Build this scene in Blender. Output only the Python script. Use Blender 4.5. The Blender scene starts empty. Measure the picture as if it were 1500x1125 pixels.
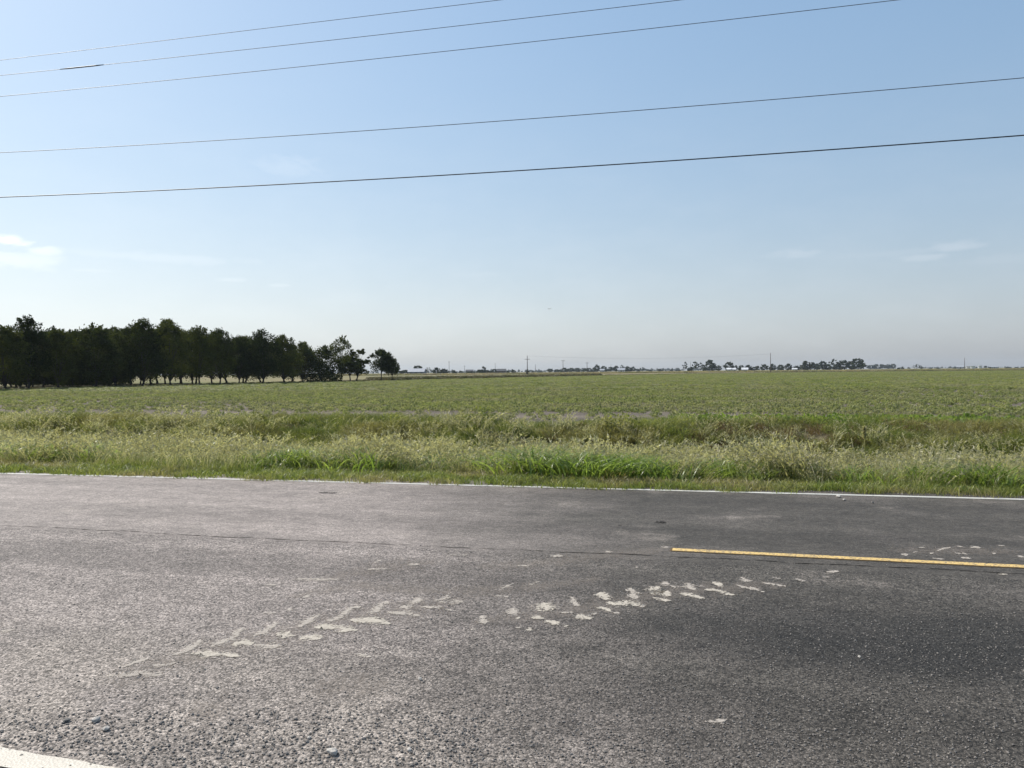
import bpy, math, random
import numpy as np
from mathutils import Vector, Matrix, noise as mnoise

rng = np.random.default_rng(7)
random.seed(7)
S = bpy.context.scene
COL = S.collection
R = math.radians

# ------------------------------------------------------------------ camera
H = 1.6; F = 1130.0; W0, H0 = 1500.0, 1125.0
YAW = R(14.4); PITCH = R(0.92); ROLL = R(0.52)
fwd = Vector((-math.sin(YAW)*math.cos(PITCH), math.cos(YAW)*math.cos(PITCH), -math.sin(PITCH)))
r0 = Vector((math.cos(YAW), math.sin(YAW), 0)); u0 = r0.cross(fwd)
rt = r0*math.cos(ROLL) - u0*math.sin(ROLL)
up = r0*math.sin(ROLL) + u0*math.cos(ROLL)
CP = Vector((0, 0, H))
cam = bpy.data.cameras.new('camera'); camo = bpy.data.objects.new('camera', cam); COL.objects.link(camo)
camo.matrix_world = Matrix(((rt.x, up.x, -fwd.x, CP.x), (rt.y, up.y, -fwd.y, CP.y), (rt.z, up.z, -fwd.z, CP.z), (0, 0, 0, 1)))
cam.sensor_width = 36; cam.lens = F/W0*36; cam.clip_start = 0.05; cam.clip_end = 20000
S.camera = camo

def ray(x, y):
    return (fwd + rt*((x-W0/2)/F) - up*((y-H0/2)/F))
def gp(x, y, z=0.0):
    d = ray(x, y); t = (z-H)/d.z
    return CP + d*t
def at(x, z, h=0.0):                       # point over the ground in column x at depth z
    d = ray(x, 545); d = Vector((d.x, d.y, 0)); k = d.dot(Vector((fwd.x, fwd.y, 0)))/math.cos(PITCH)
    p = d*(z/k); return Vector((p.x, p.y, h))
def pxcol(X, Y):
    zz = X*fwd.x + Y*fwd.y; xx = X*r0.x + Y*r0.y
    return W0/2 + F*xx/zz
def hor(x): return 544.4 - 0.0091*(x-750)
def hgt(x, z, ytop): return H + (hor(x)-ytop)*z/F

# ------------------------------------------------------------------ tags
def tag(o, label=None, cat=None, group=None, kind=None):
    if label: o['label'] = label
    if cat: o['category'] = cat
    if group: o['group'] = group
    if kind: o['kind'] = kind
    return o
def empty(name, loc=(0, 0, 0), rz=0):
    o = bpy.data.objects.new(name, None); COL.objects.link(o); o.location = loc; o.rotation_euler = (0, 0, rz)
    o.empty_display_size = 0.2
    return o
def link(name, me, parent=None):
    o = bpy.data.objects.new(name, me); COL.objects.link(o)
    if parent: o.parent = parent
    return o
def npmesh(name, V, Fc, mat=None, smooth=False, mats=None, midx=None):
    me = bpy.data.meshes.new(name)
    V = np.asarray(V, dtype=np.float32); Fc = np.asarray(Fc, dtype=np.int32)
    n, k = Fc.shape
    me.vertices.add(len(V)); me.vertices.foreach_set('co', V.ravel())
    me.loops.add(n*k); me.loops.foreach_set('vertex_index', Fc.ravel())
    me.polygons.add(n)
    me.polygons.foreach_set('loop_start', np.arange(0, n*k, k, dtype=np.int32))
    try: me.polygons.foreach_set('loop_total', np.full(n, k, dtype=np.int32))
    except Exception: pass
    if mats:
        for m in mats: me.materials.append(m)
        me.polygons.foreach_set('material_index', np.asarray(midx, dtype=np.int32))
    elif mat: me.materials.append(mat)
    if smooth: me.polygons.foreach_set('use_smooth', np.ones(n, dtype=bool))
    me.update(calc_edges=True); me.validate()
    return me
class MB:
    def __init__(s): s.V = []; s.F = []
    def add(s, vs, fs):
        b = len(s.V); s.V += [tuple(v) for v in vs]; s.F += [tuple(b+i for i in f) for f in fs]
    def box(s, c, d, rz=0):
        cx, cy, cz = c; dx, dy, dz = d[0]/2, d[1]/2, d[2]/2
        vs = []
        for sz in (-1, 1):
            for sx, sy in ((-1, -1), (1, -1), (1, 1), (-1, 1)):
                x, y = sx*dx, sy*dy
                vs.append((cx+x*math.cos(rz)-y*math.sin(rz), cy+x*math.sin(rz)+y*math.cos(rz), cz+sz*dz))
        s.add(vs, [(0, 3, 2, 1), (4, 5, 6, 7), (0, 1, 5, 4), (1, 2, 6, 5), (2, 3, 7, 6), (3, 0, 4, 7)])
    def tube(s, pts, rad, n=6):
        pts = [Vector(p) for p in pts]; rings = []
        for i, p in enumerate(pts):
            t = (pts[min(i+1, len(pts)-1)] - pts[max(i-1, 0)]).normalized()
            a = t.cross(Vector((0, 0, 1)))
            if a.length < 0.05: a = t.cross(Vector((0, 1, 0)))
            a.normalize(); b = t.cross(a)
            r = rad[i] if isinstance(rad, (list, tuple)) else rad
            rings.append([p + (a*math.cos(2*math.pi*k/n) + b*math.sin(2*math.pi*k/n))*r for k in range(n)])
        vs = [v for rg in rings for v in rg]; fs = []
        for i in range(len(pts)-1):
            for k in range(n):
                fs.append((i*n+k, i*n+(k+1) % n, (i+1)*n+(k+1) % n, (i+1)*n+k))
        fs.append(tuple(range(n-1, -1, -1))); fs.append(tuple(range((len(pts)-1)*n, len(pts)*n)))
        s.add(vs, fs)
    def lathe(s, prof, n=16, c=(0, 0, 0)):
        vs = []; fs = []
        for r, z in prof:
            for k in range(n): vs.append((c[0]+r*math.cos(2*math.pi*k/n), c[1]+r*math.sin(2*math.pi*k/n), c[2]+z))
        for i in range(len(prof)-1):
            for k in range(n): fs.append((i*n+k, i*n+(k+1) % n, (i+1)*n+(k+1) % n, (i+1)*n+k))
        s.add(vs, fs)
    def mesh(s, name, mat, smooth=False):
        me = bpy.data.meshes.new(name); me.from_pydata(s.V, [], s.F); me.materials.append(mat)
        if smooth:
            for p in me.polygons: p.use_smooth = True
        me.update(); return me
    def build(s, name, mat, parent=None, smooth=False): return link(name, s.mesh(name, mat, smooth), parent)

# ------------------------------------------------------------------ node helper
class NT:
    def __init__(s, nt): s.nt = nt; s.N = nt.nodes; s.L = nt.links
    def n(s, t, **kw):
        nd = s.N.new(t)
        for k, v in kw.items(): setattr(nd, k, v)
        return nd
    def l(s, a, b): s.L.new(a, b)
    def val(s, sock, v):
        if hasattr(v, 'links') or isinstance(v, bpy.types.NodeSocket): s.l(v, sock)
        elif isinstance(v, (tuple, list)) and len(v) == 3 and sock.type == 'RGBA': sock.default_value = (*v, 1)
        else: sock.default_value = v
    def math(s, op, a, b=0.0, c=None, clamp=False):
        m = s.n('ShaderNodeMath', operation=op, use_clamp=clamp); s.val(m.inputs[0], a); s.val(m.inputs[1], b)
        if c is not None: s.val(m.inputs[2], c)
        return m.outputs[0]
    def mix(s, f, a, b, mode='MIX'):
        m = s.n('ShaderNodeMix', data_type='RGBA', blend_type=mode)
        s.val(m.inputs[0], f); s.val(m.inputs[6], a); s.val(m.inputs[7], b); return m.outputs[2]
    def noise(s, vec, scale, detail=4, rough=0.55, dist=0.0):
        m = s.n('ShaderNodeTexNoise'); s.l(vec, m.inputs['Vector']); m.inputs['Scale'].default_value = scale
        m.inputs['Detail'].default_value = detail; m.inputs['Roughness'].default_value = rough; m.inputs['Distortion'].default_value = dist
        return m.outputs[0]
    def ramp(s, f, a, b, c0=0.0, c1=1.0, smooth=True):
        m = s.n('ShaderNodeMapRange', interpolation_type='SMOOTHSTEP' if smooth else 'LINEAR'); s.val(m.inputs[0], f)
        s.val(m.inputs[1], a); s.val(m.inputs[2], b); s.val(m.inputs[3], c0); s.val(m.inputs[4], c1); return m.outputs[0]
    def mapping(s, vec, scale=(1, 1, 1), rot=(0, 0, 0), loc=(0, 0, 0)):
        m = s.n('ShaderNodeMapping'); s.l(vec, m.inputs[0]); m.inputs[1].default_value = loc; m.inputs[2].default_value = rot; m.inputs[3].default_value = scale
        return m.outputs[0]
def newmat(name):
    m = bpy.data.materials.new(name); m.use_nodes = True; t = NT(m.node_tree); t.N.clear()
    out = t.n('ShaderNodeOutputMaterial'); return m, t, out
def simple(name, c1, c2=None, scale=5, rough=0.8, metal=0.0, bump=0.2, spec=0.4):
    m, t, out = newmat(name); p = t.n('ShaderNodeBsdfPrincipled'); tc = t.n('ShaderNodeTexCoord').outputs['Object']
    c2 = c2 or tuple(x*0.75 for x in c1)
    f = t.noise(tc, scale, 6, 0.6); t.l(t.mix(t.ramp(f, 0.35, 0.65), c1, c2), p.inputs['Base Color'])
    p.inputs['Roughness'].default_value = rough; p.inputs['Metallic'].default_value = metal; p.inputs['Specular IOR Level'].default_value = spec
    b = t.n('ShaderNodeBump'); b.inputs['Strength'].default_value = bump; b.inputs['Distance'].default_value = 0.02
    t.l(f, b.inputs['Height']); t.l(b.outputs[0], p.inputs['Normal']); t.l(p.outputs[0], out.inputs[0]); return m
def vegmat(name, ca, cb, cc=None, nscale=0.35, trans=0.35, gloss=0.3, rough=0.45, k=1.22):
    ca = tuple(v*k for v in ca); cb = tuple(v*k for v in cb); cc = tuple(v*k for v in cc) if cc else None; trans = min(.55, trans+.08)
    """ca..cb per-instance random, cc mixed in by world-space patches."""
    m, t, out = newmat(name)
    oi = t.n('ShaderNodeObjectInfo'); pos = t.n('ShaderNodeNewGeometry').outputs['Position']
    c = t.mix(t.math('POWER', oi.outputs['Random'], 1.3), ca, cb)
    if cc:
        f = t.ramp(t.noise(t.mapping(pos, (1, 1.7, 1)), nscale, 4, 0.6), 0.45, 0.62, 0, 0.85); c = t.mix(f, c, cc)
    g = t.noise(pos, 9.0, 3, 0.6)
    c = t.mix(1.0, c, t.ramp(g, 0.25, 0.75, 0.72, 1.28), 'MULTIPLY')
    p = t.n('ShaderNodeBsdfPrincipled'); t.l(c, p.inputs['Base Color']); p.inputs['Roughness'].default_value = rough
    p.inputs['Specular IOR Level'].default_value = gloss
    tr = t.n('ShaderNodeBsdfTranslucent'); t.l(t.mix(1.0, c, (1.25, 1.3, 0.75), 'MULTIPLY'), tr.inputs[0])
    mx = t.n('ShaderNodeMixShader'); mx.inputs[0].default_value = trans
    t.l(p.outputs[0], mx.inputs[1]); t.l(tr.outputs[0], mx.inputs[2]); t.l(mx.outputs[0], out.inputs[0]); return m

# ------------------------------------------------------------------ world + sun
SUN_AZ_LEFT = R(14.4+56)                    # left of +Y
SUN_EL = R(48)
sd = Vector((-math.sin(SUN_AZ_LEFT)*math.cos(SUN_EL), math.cos(SUN_AZ_LEFT)*math.cos(SUN_EL), math.sin(SUN_EL)))
w = bpy.data.worlds.new('World'); S.world = w; w.use_nodes = True; t = NT(w.node_tree); t.N.clear()
sky = t.n('ShaderNodeTexSky'); sky.sky_type = 'NISHITA'; sky.sun_disc = False
sky.sun_elevation = SUN_EL; sky.sun_rotation = -SUN_AZ_LEFT
sky.altitude = 50; sky.air_density = 1.0; sky.dust_density = 1.2; sky.ozone_density = 2.0
geo = t.n('ShaderNodeTexCoord').outputs['Generated']
sep = t.n('ShaderNodeSeparateXYZ'); t.l(geo, sep.inputs[0])
el = t.math('ARCSINE', sep.outputs[2]); az = t.math('ARCTAN2', sep.outputs[0], sep.outputs[1])
def azel(x, y):
    d = ray(x, y).normalized(); return math.atan2(d.x, d.y), math.asin(d.z)
gm = t.n('ShaderNodeGamma'); t.l(t.mix(1.0, sky.outputs[0], (0.1, 0.1, 0.1), 'MULTIPLY'), gm.inputs[0]); gm.inputs[1].default_value = 0.60
sdn = t.n('ShaderNodeVectorMath', operation='DOT_PRODUCT'); t.l(geo, sdn.inputs[0]); sdn.inputs[1].default_value = tuple(Vector((sd.x, sd.y, 0)).normalized()); sdn_ = sdn.outputs
skyc = t.mix(1.0, gm.outputs[0], (7.9, 8.5, 8.7), 'MULTIPLY')
cmb = t.n('ShaderNodeCombineXYZ'); t.l(az, cmb.inputs[0]); t.l(t.math('MULTIPLY', el, 2.6), cmb.inputs[1])
cn = t.noise(cmb.outputs[0], 26.0, 8, 0.62, 0.4)
cn2 = t.noise(cmb.outputs[0], 9.0, 6, 0.6)
tot = None
CL = [(6, 353, 28, 8, 0.8), (32, 358, 24, 7, 0.6), (62, 367, 30, 9, 0.4), (10, 380, 100, 14, 0.3), (425, 243, 70, 20, 0.10), (340, 410, 26, 4, 0.13), (412, 418, 26, 3, 0.13), (135, 396, 50, 4, 0.1), (250, 378, 160, 10, 0.12),
      (1165, 371, 60, 9, 0.16), (1350, 377, 50, 7, 0.18), (1400, 362, 45, 8, 0.2), (1290, 372, 160, 7, 0.08), (700, 402, 60, 6, 0.06), (1470, 380, 60, 10, 0.08)]
for (x, y, wx, wy, a) in CL:
    A, E = azel(x, y)
    dx = t.math('DIVIDE', t.math('SUBTRACT', az, A), wx/F*0.85); dy = t.math('DIVIDE', t.math('SUBTRACT', el, E), wy/F*0.95)
    r2 = t.math('ADD', t.math('MULTIPLY', dx, dx), t.math('MULTIPLY', dy, dy))
    g = t.math('EXPONENT', t.math('MULTIPLY', r2, -0.8))
    # eroded by noise so that the outline is ragged
    k = t.math('MULTIPLY', t.ramp(t.math('ADD', g, t.math('MULTIPLY', t.math('SUBTRACT', cn, 0.5), 2.2)), 0.35, 0.95), t.math('MULTIPLY', g, a*1.3, clamp=True))
    tot = k if tot is None else t.math('MAXIMUM', tot, k)
veil = t.math('MULTIPLY', t.ramp(el, 0.0, R(25), 1.0, 0.0), t.ramp(cn2, 0.35, 0.75, 0.0, 0.10))
tot = t.math('MAXIMUM', tot, veil)
bg = t.n('ShaderNodeBackground'); bg.inputs[1].default_value = 0.10
lum = t.mix(1.0, skyc, (1.0, 1.0, 1.0), 'MULTIPLY')
hs = t.n('ShaderNodeHueSaturation'); hs.inputs['Saturation'].default_value = 1.25; t.l(lum, hs.inputs['Color'])
# thin, whitish air low in the sky (aerosol)
low = t.math('MULTIPLY', t.math('EXPONENT', t.math('MULTIPLY', t.math('ABSOLUTE', el), -4.2)), 0.86)
fs_ = t.ramp(sdn.outputs['Value'], -0.2, 1.0, 0.64, 0.99, False)
bw = t.n('ShaderNodeRGBToBW'); t.l(skyc, bw.inputs[0]); cc_ = t.n('ShaderNodeCombineColor'); t.l(t.math('MULTIPLY', t.math('MULTIPLY', bw.outputs[0], fs_), 0.86), cc_.inputs[0]); t.l(t.math('MULTIPLY', t.math('MULTIPLY', bw.outputs[0], fs_), 0.885), cc_.inputs[1]); t.l(t.math('MULTIPLY', t.math('MULTIPLY', bw.outputs[0], t.math('POWER', fs_, 0.75)), 0.90), cc_.inputs[2])
cloudcol = t.mix(0.8, skyc, t.mix(t.ramp(sdn_['Value'], 0.0, 0.9), (5.6, 5.8, 6.2), (8.3, 8.4, 8.5)))
t.l(t.mix(tot, t.mix(low, hs.outputs[0], cc_.outputs[0]), cloudcol), bg.inputs[0])
wo = t.n('ShaderNodeOutputWorld'); t.l(bg.outputs[0], wo.inputs[0])
sl = bpy.data.lights.new('sun', 'SUN'); sl.energy = 4.2; sl.angle = R(0.55); sl.color = (1.0, 0.95, 0.87)
so = bpy.data.objects.new('sun', sl); COL.objects.link(so); so.rotation_euler = sd.to_track_quat('Z', 'Y').to_euler()
S.view_settings.view_transform = 'Standard'; S.view_settings.look = 'None'; S.view_settings.exposure = 0.55; S.view_settings.gamma = 1.0

# ------------------------------------------------------------------ ground profile
def sm(a, b, x):
    q = np.clip((x-a)/(b-a), 0, 1); return q*q*(3-2*q)
_g = rng.random((256, 256))
def vnoise(x, y, s):
    x = np.asarray(x, float)*s+57.3; y = np.asarray(y, float)*s+91.7
    xi = np.floor(x).astype(int); yi = np.floor(y).astype(int); fx = x-xi; fy = y-yi
    fx = fx*fx*(3-2*fx); fy = fy*fy*(3-2*fy)
    a = _g[xi % 256, yi % 256]; b = _g[(xi+1) % 256, yi % 256]; c = _g[xi % 256, (yi+1) % 256]; d = _g[(xi+1) % 256, (yi+1) % 256]
    return (a*(1-fx)+b*fx)*(1-fy)+(c*(1-fx)+d*fx)*fy
def gz(x, y):
    y = np.asarray(y, float); x = np.asarray(x, float)
    yy = y + (vnoise(x, y*0, 0.22)-0.5)*0.9*sm(12, 15, y)
    z = -0.035 - 0.14*sm(11.3, 13.2, yy) - 0.62*sm(12.8, 16.6, yy) + 0.795*sm(17.2, 21.2, yy)
    bump = (vnoise(x, y, 0.8)-0.5)*0.22 + (vnoise(x, y, 2.3)-0.5)*0.10
    for hx, hy, hd, ha, hb in ((-2.2, 19.1, .42, 1.0, .5), (-4.25, 19.3, .26, .7, .4), (-12.5, 19.2, .25, 1.0, .45), (1.2, 18.7, .22, .9, .4), (-16.8, 19.6, .24, .9, .4)):
        z = z - hd*np.exp(-((x-hx)/ha)**2-((y-hy)/hb)**2)
    z = z + bump*sm(11.6, 13.5, y)*(1-sm(20.5, 22.2, y))
    return np.where(y < 10.95, -0.06, z)

# ------------------------------------------------------------------ materials: ground
def ground_mat():
    m, t, out = newmat('verge_soil'); pos = t.n('ShaderNodeNewGeometry').outputs['Position']
    sp = t.n('ShaderNodeSeparateXYZ'); t.l(pos, sp.inputs[0])
    p = t.n('ShaderNodeBsdfPrincipled'); p.inputs['Roughness'].default_value = 0.95; p.inputs['Specular IOR Level'].default_value = 0.1
    n1 = t.noise(pos, 1.2, 8, 0.65); n2 = t.noise(pos, 25, 4, 0.6)
    near = t.mix(t.ramp(n1, 0.4, 0.62), (0.06, 0.055, 0.026), (0.11, 0.09, 0.055))
    near = t.mix(t.ramp(n2, 0.3, 0.75), near, (0.19, 0.16, 0.10))
    grav = t.mix(t.ramp(n2, 0.4, 0.6), (0.09, 0.08, 0.07), (0.32, 0.29, 0.25))
    near = t.mix(t.math('MULTIPLY', t.ramp(sp.outputs[1], 11.5, 11.0), t.ramp(n1, 0.45, 0.6)), near, grav)
    st = t.noise(t.mapping(pos, (0.02, 0.11, 1), (0, 0, R(-10))), 1.0, 6, 0.6)
    far = t.mix(t.ramp(st, 0.42, 0.56), (0.27, 0.21, 0.125), (0.115, 0.13, 0.05))
    far = t.mix(t.ramp(t.noise(pos, 0.4, 5, 0.7), 0.3, 0.7, 0, 0.5), far, (0.17, 0.14, 0.08))
    c = t.mix(t.ramp(sp.outputs[1], 24, 40), near, far)
    t.l(c, p.inputs['Base Color'])
    b = t.n('ShaderNodeBump'); b.inputs['Strength'].default_value = 0.8; b.inputs['Distance'].default_value = 0.05
    t.l(n2, b.inputs['Height']); t.l(b.outputs[0], p.inputs['Normal']); t.l(p.outputs[0], out.inputs[0]); return m
def field_mat():
    m, t, out = newmat('field_soil'); pos = t.n('ShaderNodeNewGeometry').outputs['Position']
    p = t.n('ShaderNodeBsdfPrincipled'); p.inputs['Roughness'].default_value = 0.95; p.inputs['Specular IOR Level'].default_value = 0.1
    n1 = t.noise(t.mapping(pos, (0.25, 1.0, 1)), 0.35, 6, 0.6); n2 = t.noise(pos, 14, 5, 0.7)
    c = t.mix(t.ramp(n1, 0.4, 0.6), (0.13, 0.112, 0.09), (0.19, 0.16, 0.125))
    c = t.mix(t.ramp(n2, 0.4, 0.7, 0, 0.7), c, (0.06, 0.05, 0.045))
    sp = t.n('ShaderNodeSeparateXYZ'); t.l(pos, sp.inputs[0])
    gr = t.mix(t.ramp(t.noise(pos, 3.0, 6, 0.75), 0.35, 0.65), (0.075, 0.11, 0.03), (0.15, 0.17, 0.065))
    c = t.mix(t.math('MULTIPLY', t.ramp(sp.outputs[1], 45, 130), 0.85), c, gr)
    t.l(c, p.inputs['Base Color'])
    b = t.n('ShaderNodeBump'); b.inputs['Strength'].default_value = 0.9; b.inputs['Distance'].default_value = 0.06
    t.l(n2, b.inputs['Height']); t.l(b.outputs[0], p.inputs['Normal']); t.l(p.outputs[0], out.inputs[0]); return m

xs = list(np.arange(-50, 40.01, 0.5)); g = 0.5; a = -50.0; b_ = 40.0
L_, Rr = [], []
while a > -3200: g *= 1.22; a -= g; L_.append(a)
g = 0.5
while b_ < 3200: g *= 1.22; b_ += g; Rr.append(b_)
xs = np.array(sorted(L_)+xs+Rr)
ys = [-600, -200, -60, -20, -5, 3, 9, 10.6, 10.94, 10.96] + list(np.arange(11.2, 23.01, 0.22)); q = 23.0; g = 0.5
while q < 2400: g *= 1.25; q += g; ys.append(q)
ys = np.array(ys)
XX, YY = np.meshgrid(xs, ys, indexing='ij'); ZZ = gz(XX, YY)
V = np.stack([XX.ravel(), YY.ravel(), ZZ.ravel()], 1)
ny = len(ys); I, J = np.meshgrid(np.arange(len(xs)-1), np.arange(ny-1), indexing='ij'); I = I.ravel(); J = J.ravel()
Fq = np.stack([I*ny+J, (I+1)*ny+J, (I+1)*ny+J+1, I*ny+J+1], 1)
ground = link('ground', npmesh('ground', V, Fq, ground_mat(), True)); tag(ground, 'grassy verge soil, ditch and open flat farmland out to the horizon', 'ground', kind='structure')

# field sheet: near edge along the ditch lip, far edge from the photo's field line
EDGE = [(-700, 590), (-300, 580), (0, 571.5), (300, 564), (560, 558.2), (700, 555), (860, 551.2), (1000, 548.4), (1200, 545.6), (1500, 542.6), (2200, 535.8)]
edge_pts = []
for x, y in EDGE: edge_pts.append(gp(x, y))
edge_ang = np.array([math.atan2(p.x, p.y) for p in edge_pts]); edge_d = np.array([math.hypot(p.x, p.y) for p in edge_pts])
def edge_dist(x, y): return np.interp(np.arctan2(x, y), edge_ang, edge_d)
fv = []; ff = []
N = 160; angs = np.linspace(edge_ang[0], edge_ang[-1], N); 
for i, an in enumerate(angs):
    D = np.interp(an, edge_ang, edge_d) + (mnoise.noise(Vector((an*60, 3, 0))))*1.5
    yn = 21.9; dn = min(yn/math.cos(an), D-1)
    fv.append((math.sin(an)*dn, math.cos(an)*dn, 0.0)); fv.append((math.sin(an)*D, math.cos(an)*D, 0.0))
fv = np.array(fv)
# drape: subdivide radially
rows = 40; V = []; 
for i in range(N):
    for j in range(rows+1):
        k = (j/rows)**2; p = fv[2*i]*(1-k)+fv[2*i+1]*k
        V.append((p[0], p[1], max(float(gz(p[0], p[1])), 0.0)+0.012))
Fq = [(i*(rows+1)+j, (i+1)*(rows+1)+j, (i+1)*(rows+1)+j+1, i*(rows+1)+j+1) for i in range(N-1) for j in range(rows)]
field = link('field', npmesh('field', V, Fq, field_mat(), True)); tag(field, 'wide flat soil of the low green crop field beyond the ditch', 'field', kind='structure')

# ------------------------------------------------------------------ road
def asphalt():
    m, t, out = newmat('asphalt'); pos = t.n('ShaderNodeTexCoord').outputs['Object']
    sp = t.n('ShaderNodeSeparateXYZ'); t.l(pos, sp.inputs[0]); X, Y = sp.outputs[0], sp.outputs[1]
    p = t.n('ShaderNodeBsdfPrincipled')
    vo = t.n('ShaderNodeTexVoronoi', feature='F1'); t.l(t.mapping(pos, (1, 1, 1)), vo.inputs['Vector']); vo.inputs['Scale'].default_value = 88
    vo.inputs['Randomness'].default_value = 1.0
    vs = t.n('ShaderNodeTexVoronoi', feature='F1'); t.l(pos, vs.inputs['Vector']); vs.inputs['Scale'].default_value = 190
    fine = t.noise(pos, 320, 3, 0.7); mid = t.noise(pos, 22, 5, 0.65); big = t.noise(pos, 0.55, 6, 0.6, 0.3); huge = t.noise(t.mapping(pos, (0.35, 1, 1)), 0.28, 4, 0.5)
    nearlane = t.ramp(Y, 6.62, 6.50)                       # older, coarser surfacing on the near side of the seam
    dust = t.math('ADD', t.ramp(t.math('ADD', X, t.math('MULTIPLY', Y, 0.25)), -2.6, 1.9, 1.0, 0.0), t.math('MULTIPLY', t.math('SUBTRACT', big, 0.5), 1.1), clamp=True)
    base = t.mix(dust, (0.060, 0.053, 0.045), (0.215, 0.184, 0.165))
    mot = t.noise(t.mapping(pos, (0.8, 1.3, 1), (0, 0, R(18))), 3.4, 7, 0.68, 0.6)
    base = t.mix(1.0, base, t.ramp(mot, 0.3, 0.7, 0.74, 1.30, False), 'MULTIPLY')
    # wheel-path bands that run with the road
    band = t.noise(t.mapping(pos, (0.05, 1.5, 1)), 1.0, 3, 0.5)
    base = t.mix(1.0, base, t.ramp(band, 0.3, 0.7, 0.82, 1.16), 'MULTIPLY')
    base = t.mix(1.0, base, t.ramp(huge, 0.3, 0.7, 0.88, 1.12), 'MULTIPLY')
    # fresher coarse dark patch at right
    dx = t.math('DIVIDE', t.math('SUBTRACT', X, 1.35), 1.7); dy = t.math('DIVIDE', t.math('SUBTRACT', t.math('ADD', Y, t.math('MULTIPLY', X, 0.0)), 4.9), 0.55)
    r2 = t.math('ADD', t.math('MULTIPLY', dx, dx), t.math('MULTIPLY', dy, dy)); r2 = t.math('ADD', r2, t.math('MULTIPLY', t.math('SUBTRACT', t.noise(pos, 1.6, 6, 0.65), 0.5), 2.6))
    patch = t.ramp(r2, 1.9, 0.1, 0.0, 0.72)
    base = t.mix(patch, base, (0.014, 0.0135, 0.0125))
    # tan silt near the lower left edge line
    silt = t.math('MULTIPLY', t.ramp(t.math('ADD', Y, t.math('MULTIPLY', X, 0.12)), 4.2, 2.9), t.ramp(t.noise(pos, 1.3, 7, 0.6), 0.30, 0.58))
    silt = t.math('MAXIMUM', t.math('MULTIPLY', silt, t.ramp(X, -0.2, -1.6, 0.1, 0.85)), t.math('MULTIPLY', t.ramp(t.noise(pos, 0.9, 7, 0.62), 0.56, 0.74), 0.45))
    base = t.mix(silt, base, (0.29, 0.25, 0.215))
    # aggregate: individual stones of differing tone
    st = t.n('ShaderNodeSeparateColor'); t.l(vo.outputs['Color'], st.inputs[0])
    tone = t.ramp(st.outputs[0], 0.0, 1.0, 0.30, 1.85, False)
    base = t.mix(t.ramp(nearlane, 0, 1, 0.45, 0.9), base, t.mix(1.0, base, tone, 'MULTIPLY'))
    white = t.math('MULTIPLY', t.ramp(st.outputs[1], 0.955, 0.965), t.ramp(nearlane, 0, 1, 0.12, 0.8))
    white = t.math('MULTIPLY', white, t.ramp(vo.outputs['Distance'], 0.35, 0.22))
    base = t.mix(white, base, (0.36, 0.33, 0.29))
    grit = t.noise(pos, 56, 6, 0.8)
    base = t.mix(1.0, base, t.ramp(grit, 0.34, 0.66, 0.5, 1.6, False), 'MULTIPLY')
    grit2 = t.noise(t.mapping(pos, (0.7, 1, 1)), 17, 5, 0.8)
    base = t.mix(1.0, base, t.ramp(grit2, 0.34, 0.66, 0.72, 1.30, False), 'MULTIPLY')
    pit = t.math('MULTIPLY', t.ramp(vo.outputs['Distance'], 0.45, 0.75), t.ramp(mid, 0.35, 0.6))
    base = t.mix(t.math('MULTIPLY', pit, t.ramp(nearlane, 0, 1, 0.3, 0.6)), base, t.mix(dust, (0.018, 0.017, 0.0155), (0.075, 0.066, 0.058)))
    base = t.mix(1.0, base, t.ramp(fine, 0.25, 0.75, 0.7, 1.3), 'MULTIPLY')
    t.l(base, p.inputs['Base Color'])
    t.l(t.ramp(mid, 0.3, 0.7, 0.68, 0.82), p.inputs['Roughness']); p.inputs['Specular IOR Level'].default_value = 0.2
    hgt_ = t.math('ADD', t.math('MULTIPLY', vo.outputs['Distance'], -1.0), t.math('MULTIPLY', vs.outputs['Distance'], -0.35))
    hgt_ = t.math('ADD', hgt_, t.math('MULTIPLY', st.outputs[2], 0.45))
    hgt_ = t.math('ADD', hgt_, t.math('ADD', t.math('MULTIPLY', mid, 0.8), t.math('MULTIPLY', grit, 1.2)))
    b = t.n('ShaderNodeBump'); b.inputs['Distance'].default_value = 0.0055; t.l(hgt_, b.inputs['Height'])
    t.l(t.ramp(nearlane, 0, 1, 0.42, 0.95), b.inputs['Strength'])
    b2 = t.n('ShaderNodeBump'); b2.inputs['Distance'].default_value = 0.05; b2.inputs['Strength'].default_value = 0.35; t.l(t.noise(pos, 2.2, 4, 0.6), b2.inputs['Height'])
    t.l(b2.outputs[0], b.inputs['Normal'])
    t.l(b.outputs[0], p.inputs['Normal']); t.l(p.outputs[0], out.inputs[0]); return m
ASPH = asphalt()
# road surface: gentle sheet with an uneven far edge and a real 6 cm edge
rv = []; rf = []
xr = np.concatenate([np.linspace(-400, -30, 20)[:-1], np.arange(-30, 20, 0.25), np.linspace(20, 300, 16)])
yr = [-16, -8, -2, 1, 2, 3, 4, 5, 6, 6.55, 8, 9, 10, 10.6]
for i, x in enumerate(xr):
    for y in yr: rv.append((x, y, 0.0))
    e = 11.02 + 0.05*mnoise.noise(Vector((x*0.9, 0, 0))) + 0.03*mnoise.noise(Vector((x*4, 7, 0)))
    rv.append((x, e, 0.0)); rv.append((x, e+0.03, -0.09))
nr = len(yr)+2
rf = [(i*nr+j, (i+1)*nr+j, (i+1)*nr+j+1, i*nr+j+1) for i in range(len(xr)-1) for j in range(nr-1)]
road = link('road', npmesh('road', rv, rf, ASPH)); tag(road, 'weathered grey asphalt country road crossing the foreground', 'road', kind='structure')

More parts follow.
